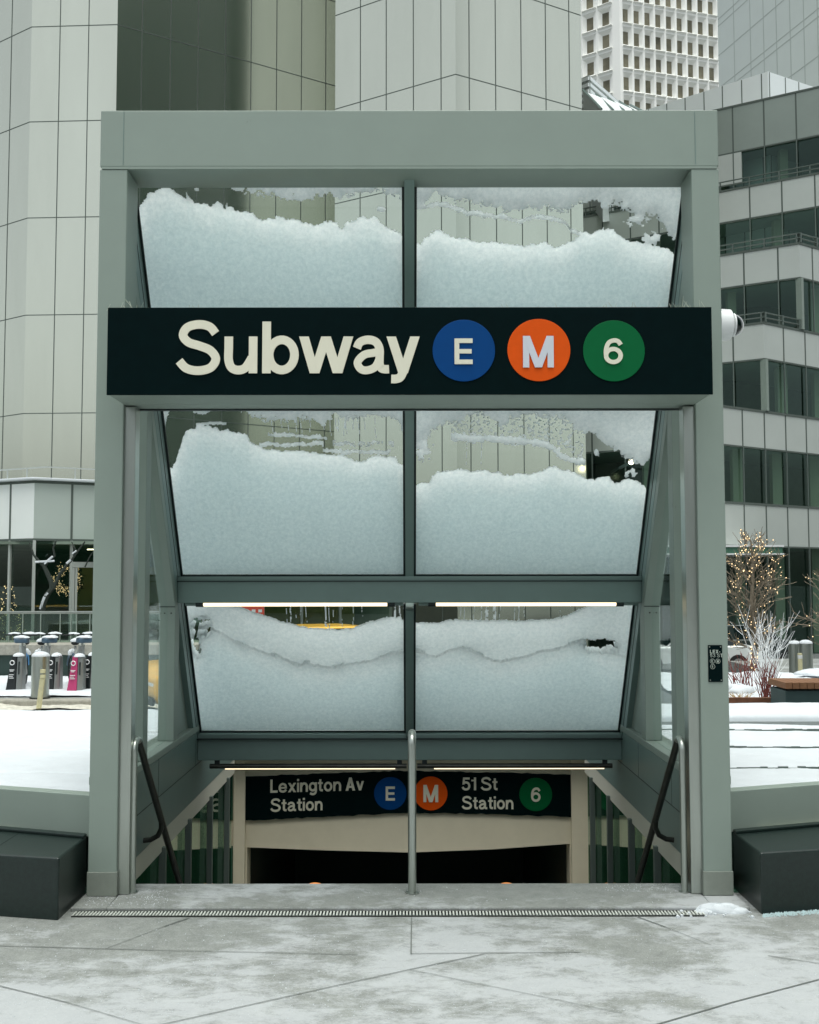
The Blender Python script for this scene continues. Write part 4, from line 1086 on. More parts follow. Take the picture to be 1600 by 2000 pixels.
# ================================================================== BACKGROUND BUILDINGS
ZG = -1.5
def col_strip(mb, A, Bp, zlo, zhi, t, wd, out):
    """thin upright strip on a wall running A->B (xy), at fraction t"""
    A, Bp = Vector(A), Vector(Bp); u = (Bp-A).normalized(); nrm = Vector((u.y, -u.x))*out
    p = A+(Bp-A)*t
    a, b = p-u*wd/2, p+u*wd/2
    mb.hexa([(a.x,a.y,zlo),(b.x,b.y,zlo),(b.x+nrm.x*-.0,b.y,zlo),(a.x,a.y,zlo),(a.x,a.y,zhi),(b.x,b.y,zhi),(b.x,b.y,zhi),(a.x,a.y,zhi)]) if False else None
    q = [(a+nrm), (b+nrm), (b-nrm*2), (a-nrm*2)]
    mb.hexa([(p_.x,p_.y,zlo) for p_ in q]+[(p_.x,p_.y,zhi) for p_ in q])
def row_strip(mb, A, Bp, z, hh, out, t0=0.0, t1=1.0):
    A, Bp = Vector(A), Vector(Bp); u = (Bp-A).normalized(); nrm = Vector((u.y, -u.x))*out
    a, b = A+(Bp-A)*t0, A+(Bp-A)*t1
    q = [(a+nrm), (b+nrm), (b-nrm*2), (a-nrm*2)]
    mb.hexa([(p_.x,p_.y,z-hh/2) for p_ in q]+[(p_.x,p_.y,z+hh/2) for p_ in q])
def XY(px, py, d): p = atd(px, py, d); return (p.x, p.y)
def frac(A, Bp, px, py):
    """fraction along the wall A->B where the sight line of px falls"""
    d = fw*FPX+rt*(px-800.0)-up*(py-1000.0)
    ax, ay = A[0]-CX, A[1]+CD; bx, by = Bp[0]-A[0], Bp[1]-A[1]
    return (ax*d[1]-ay*d[0])/(by*d[0]-bx*d[1]) if abs(by*d[0]-bx*d[1]) > 1e-9 else 0

# --- tall aluminium tower with zigzag walls
tw = thing('aluminium_tower', 'tall tower clad in pale brushed aluminium panels with zigzag walls behind the entrance', 'tower')
TOP = 95.0
vA0, vA, vB = XY(-260,150,54), XY(60,150,46.2), XY(228,150,46)
vC, vD0, vD, vE = XY(700,150,52.6), XY(655,150,46.8), XY(890,150,43.5), XY(1136,150,46.8)
mb = MB()
mb.prism([vA0, vA, vB, vC, (vC[0], 80), (vA0[0], 80)], 'z', ZG, TOP)
mb.build('wall', M['tower'], tw)
MB().prism([vD0, vD, vE, (vE[0]+.6, 80), (vD0[0]+.25, 80)], 'z', ZG, TOP).build('wall', M['tower'], tw)
zB = [atd(228, y, 46).z for y in (-145, 48, 243, 429, 620, 806)]
stp = (zB[1]-zB[5])/4
zsB = [zB[1]+stp*k for k in range(-6, 18)]
zD = atd(890, 145, 43.5).z
zsD = [zD+stp*k for k in range(-9, 16)]
mb = MB(); jw = .036
for A, Bq, cols in ((vA0, vA, [-200,-150,-100,-56,-17,22]), (vA, vB, [116.5,172.5]), (vB, vC, [277,333,387,440,490.5,540.5,589,636.5])):
    for px in cols: col_strip(mb, A, Bq, ZG, TOP, frac(A, Bq, px, 120), jw, .012)
    for z in zsB: row_strip(mb, A, Bq, z, jw, .010)
for A, Bq, cols in ((vD0, vD, [704,754.5,807.5,861.5]), (vD, vE, [916.5,968,1018,1066,1112])):
    for px in cols: col_strip(mb, A, Bq, ZG, TOP, frac(A, Bq, px, 120), jw, .012)
    for z in zsD: row_strip(mb, A, Bq, z, jw, .010)
mb.build('panel_joint', M['joint'], tw)

# --- podium at the left with its shop front
pod = thing('podium_building', 'low pale panelled podium with a glass shop front at the foot of the tower', 'building')
pd = 30.0
P0, P1, P2 = XY(-420,1000,35), XY(66.5,1000,pd), XY(760,1000,35.5)
zt_, zm, zb_ = atd(66.5,938,pd).z, atd(66.5,1055,pd).z, atd(66.5,1262,pd).z
back = 42.0-CD
MB().prism([P0, P1, (P1[0]+.001, back), (P0[0], back)], 'z', zm, zt_).build('fascia', M['towerw'], pod)
MB().prism([(P1[0]+.002, P1[1]), P2, (P2[0], back), (P1[0]+.002, back)], 'z', zm, zt_).build('fascia', M['panelg'], pod)['label'] = 'darker fascia panels'
MB().prism([(P0[0],P0[1]-.15), (P1[0]-.02,P1[1]-.18), (P2[0],P2[1]-.2), (P2[0],back), (P0[0],back)], 'z', zt_+.001, zt_+.075).build('snowy_coping', M['snow'], pod, bevel=.02)
m = MB(); 
for A, Bq, cols in ((P0, P1, [-82,-30,20.5]), (P1, P2, [140.5,215,290,365,440,515,590,665])):
    for px in cols: col_strip(m, A, Bq, zm+.001, zt_-.001, frac(A, Bq, px, 1000), .06, .012)
    row_strip(m, A, Bq, zt_-.04, .07, .014); row_strip(m, A, Bq, zm+.02, .06, .014)
m.build('panel_joint', M['joint'], pod)
m = MB()
zr = atd(66.5,912,31).z
for A, Bq in ((P0,P1),(P1,P2)):
    A2, B2 = (A[0],A[1]+1.0), (Bq[0],Bq[1]+1.0)
    row_strip(m, A2, B2, zr, .035, .012)
    for k in range(1, 14): col_strip(m, A2, B2, zt_+.07, zr, k/14, .03, .010)
m.build('roof_rail', M['louvre'], pod)
# glazing with real rooms behind
m = MB()
for A, Bq in ((P0,P1),(P1,P2)): m.quad((A[0],A[1]+.05,zb_),(Bq[0],Bq[1]+.05,zb_),(Bq[0],Bq[1]+.05,zm),(A[0],A[1]+.05,zm))
m.build('shop_window', M['sglass'], pod)
m = MB()
for A, Bq, cols in ((P0,P1,[-82,-30,18.5]), (P1,P2,[66.5,139.5,215,290,365,440,515,590,665])):
    for px in cols: col_strip(m, A, Bq, zb_, zm, frac(A, Bq, px, 1100), .075, .02)
    row_strip(m, A, Bq, zb_+.03, .08, .02)
m.build('mullion', M['spandrel'], pod)
m = MB().box(P0[0], P2[0], 34.6, 34.8, ZG, zm).box(P0[0], P2[0], P1[1]+.3, 34.6, zb_-.1, zb_-.02)
m.box(P0[0], P2[0], P1[1]+.3, 34.6, zm-.1, zm-.02); m.build('room', M['room'], pod)
a, b = at(147,1115,29), at(200,1265,29)
MB().box(a.x, b.x+8, 28.9, 29.1, b.z, at(147,1108,29).z).build('inner_wall', M['olive'], pod)
m = MB(); Q0, Q1 = frac(P1,P2,141,1100), frac(P1,P2,190,1100)
zd = atd(141,1097,30.2).z; zd2 = atd(141,1108,30.2).z
row_strip(m, P1, P2, (zd+zd2)/2, abs(zd-zd2), .05, Q0, Q1)
for px in (142.5,148): col_strip(m, P1, P2, zb_, zd2-.01, frac(P1,P2,px,1150), .06, .05)
m.build('door_frame', M['spandrel'], pod)
m = MB()
for x in (-14, -10, -6, -3): m.box(x, x+1.2, 28, 28.05, zm-.13, zm-.105)
m.build('ceiling_lamp', M['headl'], pod)

# plinth wall, kerb and sidewalk of the far side
pf = atd(60,1262,29.2)
zw0, zw1 = atd(60,1279,27.5).z, atd(60,1258,27.5).z
pw = thing('planter_wall', 'dark planter wall with a pale capping behind the docked bicycles', 'wall')
MB().box(-20, -5.2, 27.5-CD, 28.6-CD, -1, zw0).build('wall_face', M['black'], pw)
MB().box(-20.2, -5.2, 27.35-CD, 29.3-CD, zw0+.001, zw1).build('capping', M['kerb'], pw, bevel=.02)
gr = thing('glass_railing', 'long glass railing with a frosted steel top rail in front of the shop window', 'railing')
yR = 28.3-CD; zR1, zR0 = at(60,1199,yR).z, at(60,1258,yR).z
MB().box(-20, -5.3, yR-.008, yR+.008, zR0, zR1).build('glass_panel', M['sglass'], gr)
MB().box(-20, -5.3, yR-.03, yR+.03, zR1, zR1+.07).build('top_rail', M['steel'], gr, bevel=.01)
for px in (-60,18,45,80,118,139,150,176,240): x = at(px,1230,yR).x; MB().box(x-.012, x+.012, yR-.03, yR-.01, zR0, zR1).build('post', M['frame'], gr)
# bike dock pavement with its kerb
yk_ = atd(60,1366,22.0).y
zs_ = -.52
xk1 = 3.4
mb = MB().box(-30, xk1, 22.35-CD, 27.5-CD, -1.6, zs_)
tag(mb.build('sidewalk', M['pave']), kind='structure')
tag(MB().box(-30, xk1, 22.0-CD, 22.349-CD, -1.6, zs_+.002).build('kerb', M['kerb'], bevel=.03), kind='structure')
nx, ny = 140, 24
Xg, Yg = np.meshgrid(np.linspace(-16,-5.2,nx), np.linspace(22.5-CD, 27.4-CD, ny))
Zg = zs_-.03+.09*fbm(Xg*.9, Yg*1.2, 15)+.02*fbm(Xg*6, Yg*6, 16)
tag(grid_mesh('sidewalk_snow', Xg, Yg, Zg, M['snow']), 'thin patchy snow round the bicycle docks', 'snow', kind='stuff')
m = MB()
Xg, Yg = np.meshgrid(np.linspace(-18,3,170), np.linspace(21.3-CD, 22.05-CD, 12))
Zg = -.70+.13*fbm(Xg*1.3, Yg*3, 25)+.05*fbm(Xg*9, Yg*9, 26)
tag(grid_mesh('gutter_slush', Xg, Yg, Zg, mat('dirty_slush', S(190,188,176), .9, 0, .3, 7, .4, 30)), 'dirty slush piled along the gutter by the kerb', 'slush', kind='stuff')
# snow bank between terrace and avenue
nx, ny = 150, 30
Xg, Yg = np.meshgrid(np.linspace(-16, 3.5, nx), np.linspace(5.95, 11.5, ny))
Zg = -.72+.16*np.clip((11.5-Yg)/2,0,1)+.12*(fbm(Xg*.7, Yg*.8, 35)-.3)+.02*fbm(Xg*6, Yg*6, 36)
tag(grid_mesh('street_snow', Xg, Yg, Zg, M['snow']), 'trodden snow between the terrace and the avenue', 'snow', kind='stuff')

# --- terraced office block at the right
of = thing('office_building', 'stepped office building with grey spandrel bands and dark window bands at the right', 'building')
V = lambda px, d, py=900: np.array(XY(px, py, d))
dR = np.array([.83,.557]); dL = np.array([-.85,.527])
c3, c4 = V(1561, 49.4, 480), V(1492, 47.9, 640)
dRr = (c3-c4)/np.linalg.norm(c3-c4)
c56 = c4-dRr*3.2
c2 = c3+dRr*3.6; c1 = c2+dRr*.6
def zat(px, py, A, dirv):
    """height on the wall through A along dirv at that sight line"""
    d = fw*FPX+rt*(px-800.0)-up*(py-1000.0)
    B_ = A+dirv*10; t = frac(A, B_, px, py); p = A+(B_-A)*t
    dist = (p[1]+CD)/d[1]
    return CZ+d[2]*dist
LV = []   # corner, spandrel top, spandrel bottom, window bottom
z6t, z6b = zat(1500,984,c56,dRr), zat(1500,1069,c56,dRr)
z5t, z5b = zat(1500,803,c56,dRr), zat(1500,879,c56,dRr)
z4t, z4b = zat(1491,628,c4,dRr), zat(1493,702,c4,dRr)
z3t, z3b = zat(1561,473,c3,dRr), zat(1561,543,c3,dRr)
z2t, z2b = zat(1410,372,c2,dL), zat(1410,437,c2,dL)
z1t, z1b = zat(1410,211,c1,dL), zat(1410,304,c1,dL)
levels = [(c1,z1t,z1b,z2t,'spandrel_top'),(c2,z2t,z2b,z3t,'spandrel'),(c3,z3t,z3b,z4t,'spandrel'),(c4,z4t,z4b,z5t,'spandrel'),(c56,z5t,z5b,z6t,'spandrel'),(c56,z6t,z6b,ZG,'spandrel')]
random.seed(21)
winb = []
mj = MB(); mrail = MB(); mcol = MB(); mroom = MB(); mslab = MB()
prev = None
for k, (c, zt, zb2, zw, mk) in enumerate(levels):
    Lp = c+dL*30; Rp = c+dRr*24
    # the right-hand walls sit a hair apart so that no two faces coincide
    poly = [tuple(Lp), tuple(c), tuple(Rp), (Rp[0], Rp[1]+14), (Lp[0], Lp[1]+14)]
    MB().prism(poly, 'z', zb2, zt).build('spandrel_band', M[mk], of)
    ins = np.array([0,.12])
    g = MB()
    for A, Bq in ((Lp, c), (c, Rp)):
        A2, B2 = A+ins, Bq+ins
        g.quad((A2[0],A2[1],zw),(B2[0],B2[1],zw),(B2[0],B2[1],zb2),(A2[0],A2[1],zb2))
    wb = (g, MB()); winb.append(wb)
    for A, dv, nn in ((c, dL, 19), (c, dRr, 15)):
        B_ = A+dv*30
        for j in range(nn):
            t = (0.95+1.55*j)/30 if k % 2 == 0 else (1.35+1.55*j)/30
            if k > 3 and dv is dRr: t = (.15+1.47*j)/30
            if dv is dL: col_strip(mj, B_, A, zb2+.001, zt-.001, 1-t, .07, .012); col_strip(wb[1], B_, A, zw, zb2, 1-t, .05, -.02)
            else: col_strip(mj, A, B_, zb2+.001, zt-.001, t, .07, .012); col_strip(wb[1], A, B_, zw, zb2, t, .05, -.02)
        if dv is dL: row_strip(mj, B_, A, zt-.05, .10, .03); row_strip(mj, B_, A, zb2+.03, .07, .014)
        else: row_strip(mj, A, B_, zt-.05, .10, .03); row_strip(mj, A, B_, zb2+.03, .07, .014)
        if 0 < k < 5:
            if dv is dL:
                for zz in (.20,.42): row_strip(mrail, B_, A, zt+zz, .035, .03)
                for j in range(22): col_strip(mrail, B_, A, zt, zt+.43, 1-(.1+1.45*j)/30, .06, .03)
            elif k < 4:
                L_ = np.linalg.norm(levels[k-1][0]-c)
                for zz in (.20,.42): row_strip(mrail, A, B_, zt+zz, .035, .03, 0, L_/30)
                for j in range(3): col_strip(mrail, A, B_, zt, zt+.45, (.1+1.2*j)/30, .07, .05)
    # rooms: floor slab, back wall and a few columns
    for j in range(9):
        p = c+dRr*(1.0+2.7*j)+np.array([.5,1.3]); mcol.box(p[0]-.22, p[0]+.22, p[1]-.22, p[1]+.22, zw, zb2)
        p = c+dL*(2.2+3.1*j)+np.array([-.5,1.5]); mcol.box(p[0]-.2, p[0]+.2, p[1]-.2, p[1]+.2, zw, zb2)
    Lb, cb, Rb = Lp+np.array([0,5.0]), c+np.array([0,5.0]), Rp+np.array([0,5.0])
    mroom.prism([tuple(Lb), tuple(cb), tuple(Rb), (Rb[0],Rb[1]+.2), (cb[0],cb[1]+.2), (Lb[0],Lb[1]+.2)], 'z', zw, zb2)
d_ = fw*FPX+rt*(1449-800.0)-up*(340-1000.0); tpx = frac(c1, c1+dL*30, 1449, 340)
pa_, pb_ = c1+dL*30*tpx, c1+dL*30; nrm_ = np.array([dL[1], -dL[0]]); nrm_ = nrm_ if nrm_[1] < 0 else -nrm_
q_ = [pa_+nrm_*.01, pb_+nrm_*.01, pb_-nrm_*.3, pa_-nrm_*.3]
MB().prism([tuple(v_) for v_ in q_], 'z', z2t+.45, z1b-.001).build('blind_panel', M['spandrel'], of)
mj.build('panel_joint', M['joint'], of); 
for g, mm in winb:
    nf = len(g.f); g.add(mm.v, mm.f); o = g.build('window_band', M['bglass'], of); o.data.materials.append(M['officemull'])
    for p_ in o.data.polygons:
        if p_.index >= nf: p_.material_index = 1
mrail.build('balcony_rail', M['officemull'], of)
mcol.build('inner_column', M['roomw'], of); mroom.build('room', M['room'], of)
for c_, za_, zb__ in ((c3,z4t,z3b),(c4,z5t,z4b)):
    m = MB(); col_strip(m, c_, c_+dRr*10, za_, zb__, .004, .16, .10); m.build('corner_column', M['frame'], of)
# awning and lit sills at street level
aw = thing('entrance_canopy', 'flat grey canopy with white edges over the office building doors', 'canopy')
A = c56+dRr*0.0; ya = 43.5-CD
p0, p1 = at(1380,1066,ya), at(1529,1083,ya)
MB().box(p0.x-6, p1.x, ya, ya+3.5, p1.z+.05, p0.z-.05).build('slab', M['dkgreen'], aw)
MB().box(p0.x-6, p1.x+.05, ya-.04, ya+3.5, p0.z-.049, p0.z+.03).build('edge', M['white_pl'], aw)
MB().box(p0.x-6, p1.x+.05, ya-.04, ya+3.5, p1.z-.01, p1.z+.049).build('edge', M['white_pl'], aw)
# warm shop lamp seen behind the frost
sl = thing('wall_lamp', 'bright warm wall lamp on the office building, seen through the middle right pane', 'lamp')
q = atd(1233,902,46); MB().ell(tuple(q), .12,.12,.12,12,8).build('glowing_globe', M['headl'], sl, smooth=True)
MB().box(q.x-.05,q.x+.05,q.y+.15,q.y+4.5,q.z-.05,q.z+.05).build('arm', M['frame_dk'], sl)

# roofs above it
rf = thing('roof_penthouse', 'pale folded roof parapet above the office building', 'roof')
a0, a1, a2 = XY(1150,215,62), XY(1500,142,55), XY(1600,175,57)
zt = atd(1500,139.5,55).z
MB().prism([a0, a1, a2, (a2[0], a2[1]+10), (a0[0], a0[1]+16)], 'z', zt-9, zt).build('parapet_wall', M['roofm'], rf)
m = MB()
for px in (1266,1302,1338,1375,1411,1449,1488): col_strip(m, a0, a1, zt-9, zt-.02, frac(a0,a1,px,180), .05, .012)
for px in (1503,1534,1560): col_strip(m, a1, a2, zt-9, zt-.02, frac(a1,a2,px,160), .05, .012)
m.build('panel_joint', M['joint'], rf)
lv = thing('louvred_plant_room', 'light louvred plant room between the tower and the white building', 'plant room')
b0, b1, b2 = XY(1090,150,72), XY(1150.5,146,70), XY(1330,205,84)
zt2 = atd(1150.5,146,70).z
MB().prism([b0, b1, b2, (b2[0], b2[1]+8), (b0[0], b0[1]+12)], 'z', zt2-12, zt2).build('housing', M['louvre'], lv)
m = MB()
for k in range(14):
    row_strip(m, b1, b2, zt2-.25-.42*k, .22, .10); row_strip(m, b0, b1, zt2-.25-.42*k, .22, .10)
m.build('louvre', M['roofm'], lv)
gl = thing('sloped_skylight', 'sloped metal skylight roof beside the tower wall', 'roof')
q0, q1, q2, q3 = atd(1139,178,60), atd(1175,216,57), atd(1260,222,62), atd(1230,207,68)
MB().add([q0,q1,q2,q3,(q0.x,q0.y,q0.z-6),(q1.x,q1.y,q1.z-6),(q2.x,q2.y,q2.z-6),(q3.x,q3.y,q3.z-6)],[(0,1,2,3),(0,4,5,1),(1,5,6,2),(2,6,7,3),(3,7,4,0)]).build('roof_sheet', M['roofm'], gl)
m = MB()
for t in (0,.25,.5,.75,1):
    a, b = q0.lerp(q3, t), q1.lerp(q2, t); off = Vector((0,-.05,.06)); m.tube([a+off,b+off], .07, 4)
m.build('standing_seam', M['frame_dk'], gl)

# --- white gridded tower far behind
wt = thing('white_office_tower', 'white precast office tower with deep square windows far behind', 'tower')
k0 = np.array(XY(1211,100,160)); uR = np.array([.954,.30]); uR = uR/np.linalg.norm(uR); uL = np.array([-.80,.60])
CWR, CWL, RH = 1.835, 2.62, 3.50
ztop0 = atd(1211, 46, 160).z       # a sill level
z_rows = [ztop0+RH*k for k in range(-6, 9)]
mw, mg = MB(), []
def facade(c, u, ncol, cw, first, win, sillz):
    nrm = np.array([u[1], -u[0]]); nrm = nrm if nrm[1] < 0 else -nrm
    def P(sv_, z, dep): p = c+u*sv_-nrm*dep; return (p[0], p[1], z)
    for zr_ in z_rows:
        mw.quad(P(0,zr_,0),P(first,zr_,0),P(first,zr_+RH,0),P(0,zr_+RH,0))
        for j in range(ncol):
            s0, s1 = first+cw*j, first+cw*(j+1)
            o = [P(s0,zr_,0),P(s1,zr_,0),P(s1,zr_+RH,0),P(s0,zr_+RH,0)]
            m0, m1 = s0+.16, s1-.16
            r = [P(m0,zr_+.30,0),P(m1,zr_+.30,0),P(m1,zr_+RH-.30,0),P(m0,zr_+RH-.30,0)]
            wa, wb = s0+cw*(win[0]+.03), s0+cw*(win[1]-.03)
            i_ = [P(wa,zr_+.70,.50),P(wb,zr_+.70,.50),P(wb,zr_+RH-.85,.50),P(wa,zr_+RH-.85,.50)]
            mw.add(o+r+i_, [(0,1,5,4),(1,2,6,5),(2,3,7,6),(3,0,4,7),(4,5,9,8),(5,6,10,9),(6,7,11,10),(7,4,8,11)])
            sl_ = [P(m0-.05,zr_+.18,-.28),P(m1+.05,zr_+.18,-.28),P(m1+.05,zr_+.30,.0),P(m0-.05,zr_+.30,.0),P(m0-.05,zr_+.02,.0),P(m1+.05,zr_+.02,.0)]
            mw.add(sl_, [(0,1,2,3),(4,5,1,0),(0,3,4),(1,5,2)])
            mg.append(i_)
facade(k0, uR, 9, CWR, .35, (.22,.74), 0)
facade(k0, uL, 4, CWL, 1.1, (.30,.78), 0)
e1, e2 = k0+uR*(.35+9*CWR), k0+uL*(1.1+4*CWL)
zlo_, zhi_ = z_rows[0], z_rows[-1]+RH
mw.add([(e1[0],e1[1],zlo_),(e1[0],e1[1]+20,zlo_),(e1[0],e1[1]+20,zhi_),(e1[0],e1[1],zhi_)],[(0,1,2,3)])
mw.add([(k0[0],k0[1],zhi_),(e1[0],e1[1],zhi_),(e1[0],e1[1]+20,zhi_),(e2[0],e2[1]+20,zhi_),(e2[0],e2[1],zhi_)],[(0,1,2,3,4)])
mw.prism([tuple(e2+np.array([1,.8])), tuple(k0+np.array([.0,.9])), tuple(e1+np.array([-.3,.8])), (e1[0]-.3,e1[1]+20), (e2[0]+1,e2[1]+20)], 'z', ZG, zlo_-.01)
mw.build('wall', M['wtower'], wt)
# panes: those the photo can show are parts, the rest of the grid is one
shown, rest = [], MB()
for q in mg:
    z = q[0][2]
    (shown if z_rows[1] < z < z_rows[8] else rest.f.append).__class__
    if z_rows[3] <= z+.001 < z_rows[9] and len(shown) < 96: shown.append(q)
    else: rest.quad(*q)
for q in shown: MB().quad(*q).build('window', M['wwin'], wt)
o = rest.build('more_windows', M['wwin'], wt); o['kind'] = 'stuff'

# --- grey flat tower at the top right
gt = thing('grey_tower', 'plain grey clad tower with thin panel lines at the upper right', 'tower')
g0, g1 = XY(1398,80,215), XY(1660,80,176)
MB().prism([g0, g1, (g1[0]*1.3,g1[1]*1.3), (g0[0]*1.25,g0[1]*1.25)], 'z', ZG, 170).build('wall', M['gtower'], gt)
m = MB()
for px in (1434,1466,1492,1517,1544,1571,1598,1625): col_strip(m, g0, g1, 20, 168, frac(g0,g1,px,80), .20, .03)
z_ = atd(1500, 70, 199).z
for dz in (-16.5,-11.2,-4.4,-3.0,3.6,9.6,11.0): row_strip(m, g0, g1, z_+dz, .17, .028)
m.build('panel_joint', mat('faint_joint', S(168,176,172), .7), gt)

# --- the block across the avenue behind the photographer: what the glass and metal reflect
rb = thing('brick_block', 'dark office block across the avenue, facing the entrance', 'building')
MB().box(-70, 60, -62, -46, ZG, 9.5).build('wall', mat('dark_masonry', S(92,96,90), .8, 0, .2, .4), rb)
m = MB()
for zz in range(1, 3):
    for x in range(-68, 58, 4): m.box(x, x+2.4, -46.0-.001, -45.95, ZG+zz*3.2-1, ZG+zz*3.2+1)
m.build('window', M['carglass'], rb)
db = thing('unseen_dark_tower', 'unseen dark tower added at the right for its reflection in the aluminium tower', 'tower')  # out of view, added and shaped so the aluminium recess reflects dark
MB().prism([(45.5,13.2),(71,-3),(66,-45),(39,-38)][::-1], 'z', ZG, 75).build('wall', mat('unseen_tower_dark', S(4,66,44), .6, 0, .2, .3, spec=.05), db)
m = MB()
for k in range(14): row_strip(m, (45.5,13.2), (39,-38), ZG+4*k+3, .5, .05)
m.build('spandrel', M['signblack'], db)

# ================================================================== STREET OBJECTS
def place(o, loc, rz): o.location = loc; o.rotation_euler = (0,0,rz)
def car(name, label, paint, loc, rz, L=4.7, Wd=1.82, H=1.48, kind='sedan', roof_sign=False):
    t = thing(name, label, 'car')
    h = Wd/2; b = MB()
    if kind == 'sedan':
        low = [(-L/2,.42),(-L/2+.05,.30),(L/2-.12,.28),(L/2,.45),(L/2-.04,.66),(L/2-.30,.80),(L/2-1.30,.93),(-L/2+.95,.97),(-L/2+.10,.92),(-L/2,.72)]
        cab = [(L/2-1.38,.92),(L/2-2.05,H),(-L/2+1.55,H),(-L/2+.62,.95)]
    else:
        low = [(-L/2,.45),(-L/2+.05,.32),(L/2-.12,.32),(L/2,.50),(L/2-.03,.80),(L/2-.28,.98),(L/2-1.15,1.06),(-L/2+.5,1.06),(-L/2+.02,1.0)]
        cab = [(L/2-1.15,1.05),(L/2-1.80,H),(-L/2+.45,H),(-L/2+.05,1.04)]
    for sgn in (0,):
        n = len(low)
        vs = [(x,-h*.93,z) for x,z in low]+[(x,-h,z if z > .5 else z) for x,z in low]
    b.prism(low, 'y', -h, h)
    b.build('body', paint, t, smooth=True, bevel=.07, seg=3)
    c = MB(); k = .80
    vs = [(x, y*(h*.94 if z < 1.1 and i in (0,3) else h*k), z) for y in (-1,1) for i,(x,z) in enumerate(cab)]
    c.add(vs, [(3,2,1,0),(4,5,6,7),(0,1,5,4),(1,2,6,5),(2,3,7,6),(3,0,4,7)])
    c.build('cabin', paint, t, smooth=True, bevel=.05, seg=3)
    g = MB()
    def lerp(a, b_, u): return tuple(a[i]+(b_[i]-a[i])*u for i in range(3))
    def inset(q, e, off):
        cen = [sum(p[i] for p in q)/4 for i in range(3)]
        return [tuple(lerp(p, cen, e)[i]+off[i] for i in range(3)) for p in q]
    v = vs
    mid = lambda a, b_: lerp(a, b_, .5)
    for o_ in (0,4):
        sg_ = -1 if o_ == 0 else 1
        f0, f1, r1, r0 = v[o_], v[o_+1], v[o_+2], v[o_+3]
        q1 = [f0, f1, mid(f1,r1), mid(f0,r0)]; q2 = [mid(f0,r0), mid(f1,r1), r1, r0]
        for q in (q1,q2): g.add(inset(q, .13, (0,sg_*.006,.0)), [(0,1,2,3) if sg_ > 0 else (3,2,1,0)])
    g.add(inset([v[0],v[1],v[5],v[4]], .10, (.012,0,.012)), [(3,2,1,0)])
    g.add(inset([v[3],v[2],v[6],v[7]], .10, (-.012,0,.012)), [(0,1,2,3)])
    g.build('windows', M['carglass'], t)
    for x in (-L/2+.85, L/2-.90):
        for y in (-h+.06, h-.06):
            w_ = MB().cyl((x,y-.10,.33),(x,y+.10,.33),.33,22).build('wheel', M['rubber'], t, smooth=True)
            yo = y+(.101 if y > 0 else -.101)
            MB().cyl((x,yo-.004,.33),(x,yo+.004,.33),.20,16).build('rim', M['rim'], w_, smooth=True)
    for y in (-h+.28, h-.28):
        MB().box(L/2-.13, L/2-.015, y-.20, y+.20, .60, .72).build('headlight', M['white_pl'], t, bevel=.03)
        MB().box(-L/2+.005, -L/2+.10, y-.16, y+.16, .70, .86).build('tail_light', M['redban'], t, bevel=.02)
    MB().box(L/2-.06, L/2+.03, -h+.10, h-.10, .32, .46).build('bumper', M['rubber'] if kind == 'taxi' else M['card'], t, bevel=.03)
    if roof_sign: MB().box(-.12,.12,-.45,.45,H+.001,H+.14).build('roof_sign', M['white_pl'], t, bevel=.03)
    place(t, loc, rz)
    return t
p = atz(452, 1395, gz(14)); 
car('yellow_taxi', 'yellow taxi on the avenue seen through the side glass and the lowest left pane', M['taxi'], (-2.75, 14.6, -.66), R(180+27), 4.6, 1.85, 1.62, 'taxi', True)
car('white_sedan', 'white sedan parked on the avenue behind the string-lit tree', M['carw'], ((1345-800)/FPX*40, 40-CD, -1.4), R(176), 4.7, 1.82, 1.45, 'sedan')
car('dark_suv', 'dark grey car parked beyond the white sedan, its front wheel beside the steel bollards', M['card'], ((1442-800)/FPX*42.5, 42.5-CD, -1.4), R(4), 4.8, 1.9, 1.6, 'suv')

# bicycle docks
def dock(px0, px1, d, colr, label, cap_label, flip=False):
    t = thing('bike_dock', label, 'bike dock', group='bicycle docks on the far pavement')
    a, b = XY(px0, 1350, d)[0], XY(px1, 1350, d)[0]; y = d-CD; w_ = b-a; zb0 = zs_; H = .74
    sp = a+w_*.60
    MB().hexa([(a-.05,y-.16,zb0),(sp,y-.18,zb0),(sp,y+.16,zb0),(a-.05,y+.16,zb0),(a+.05,y-.10,zb0+H),(sp,y-.12,zb0+H),(sp,y+.14,zb0+H),(a+.05,y+.14,zb0+H)]).build('face', colr, t, bevel=.015)
    MB().hexa([(sp+.003,y-.16,zb0),(b,y-.10,zb0),(b,y+.16,zb0),(sp+.003,y+.16,zb0),(sp+.003,y-.10,zb0+H-.02),(b,y-.06,zb0+H-.02),(b,y+.14,zb0+H-.02),(sp+.003,y+.14,zb0+H-.02)]).build('side', M['rim'], t, bevel=.015)
    MB().box(sp+.06, b-.06, y-.16, y-.05, zb0+.35, zb0+.62).build('slot', M['gasket'], t)
    m = MB(); cx_ = a+w_*.30
    m.ring((cx_,y-.150,zb0+.60), .045, .010, 'y', 18, 5)
    m.box(cx_-.05, cx_+.05, y-.168, y-.150, zb0+.44, zb0+.455); m.box(cx_-.04,cx_+.03,y-.168,y-.150,zb0+.415,zb0+.428)
    for k in range(3): m.box(cx_-.055, cx_+.045-.02*(k%2), y-.178, y-.158, zb0+.34-k*.035, zb0+.352-k*.035)
    m.build('marking', M['white_pl'], t)
    m = MB().ell(((a+b)/2+.03, y, zb0+H-.01), w_*.42, .15, .075, 16, 6, 0.0)
    m.build('snow_cap', M['snow'], t, smooth=True)
dock(20,45.5,24,M['dockblk'],'black bicycle dock nearest the left picture edge, with a white ring mark','rounded snow cap on the leftmost black bicycle dock')
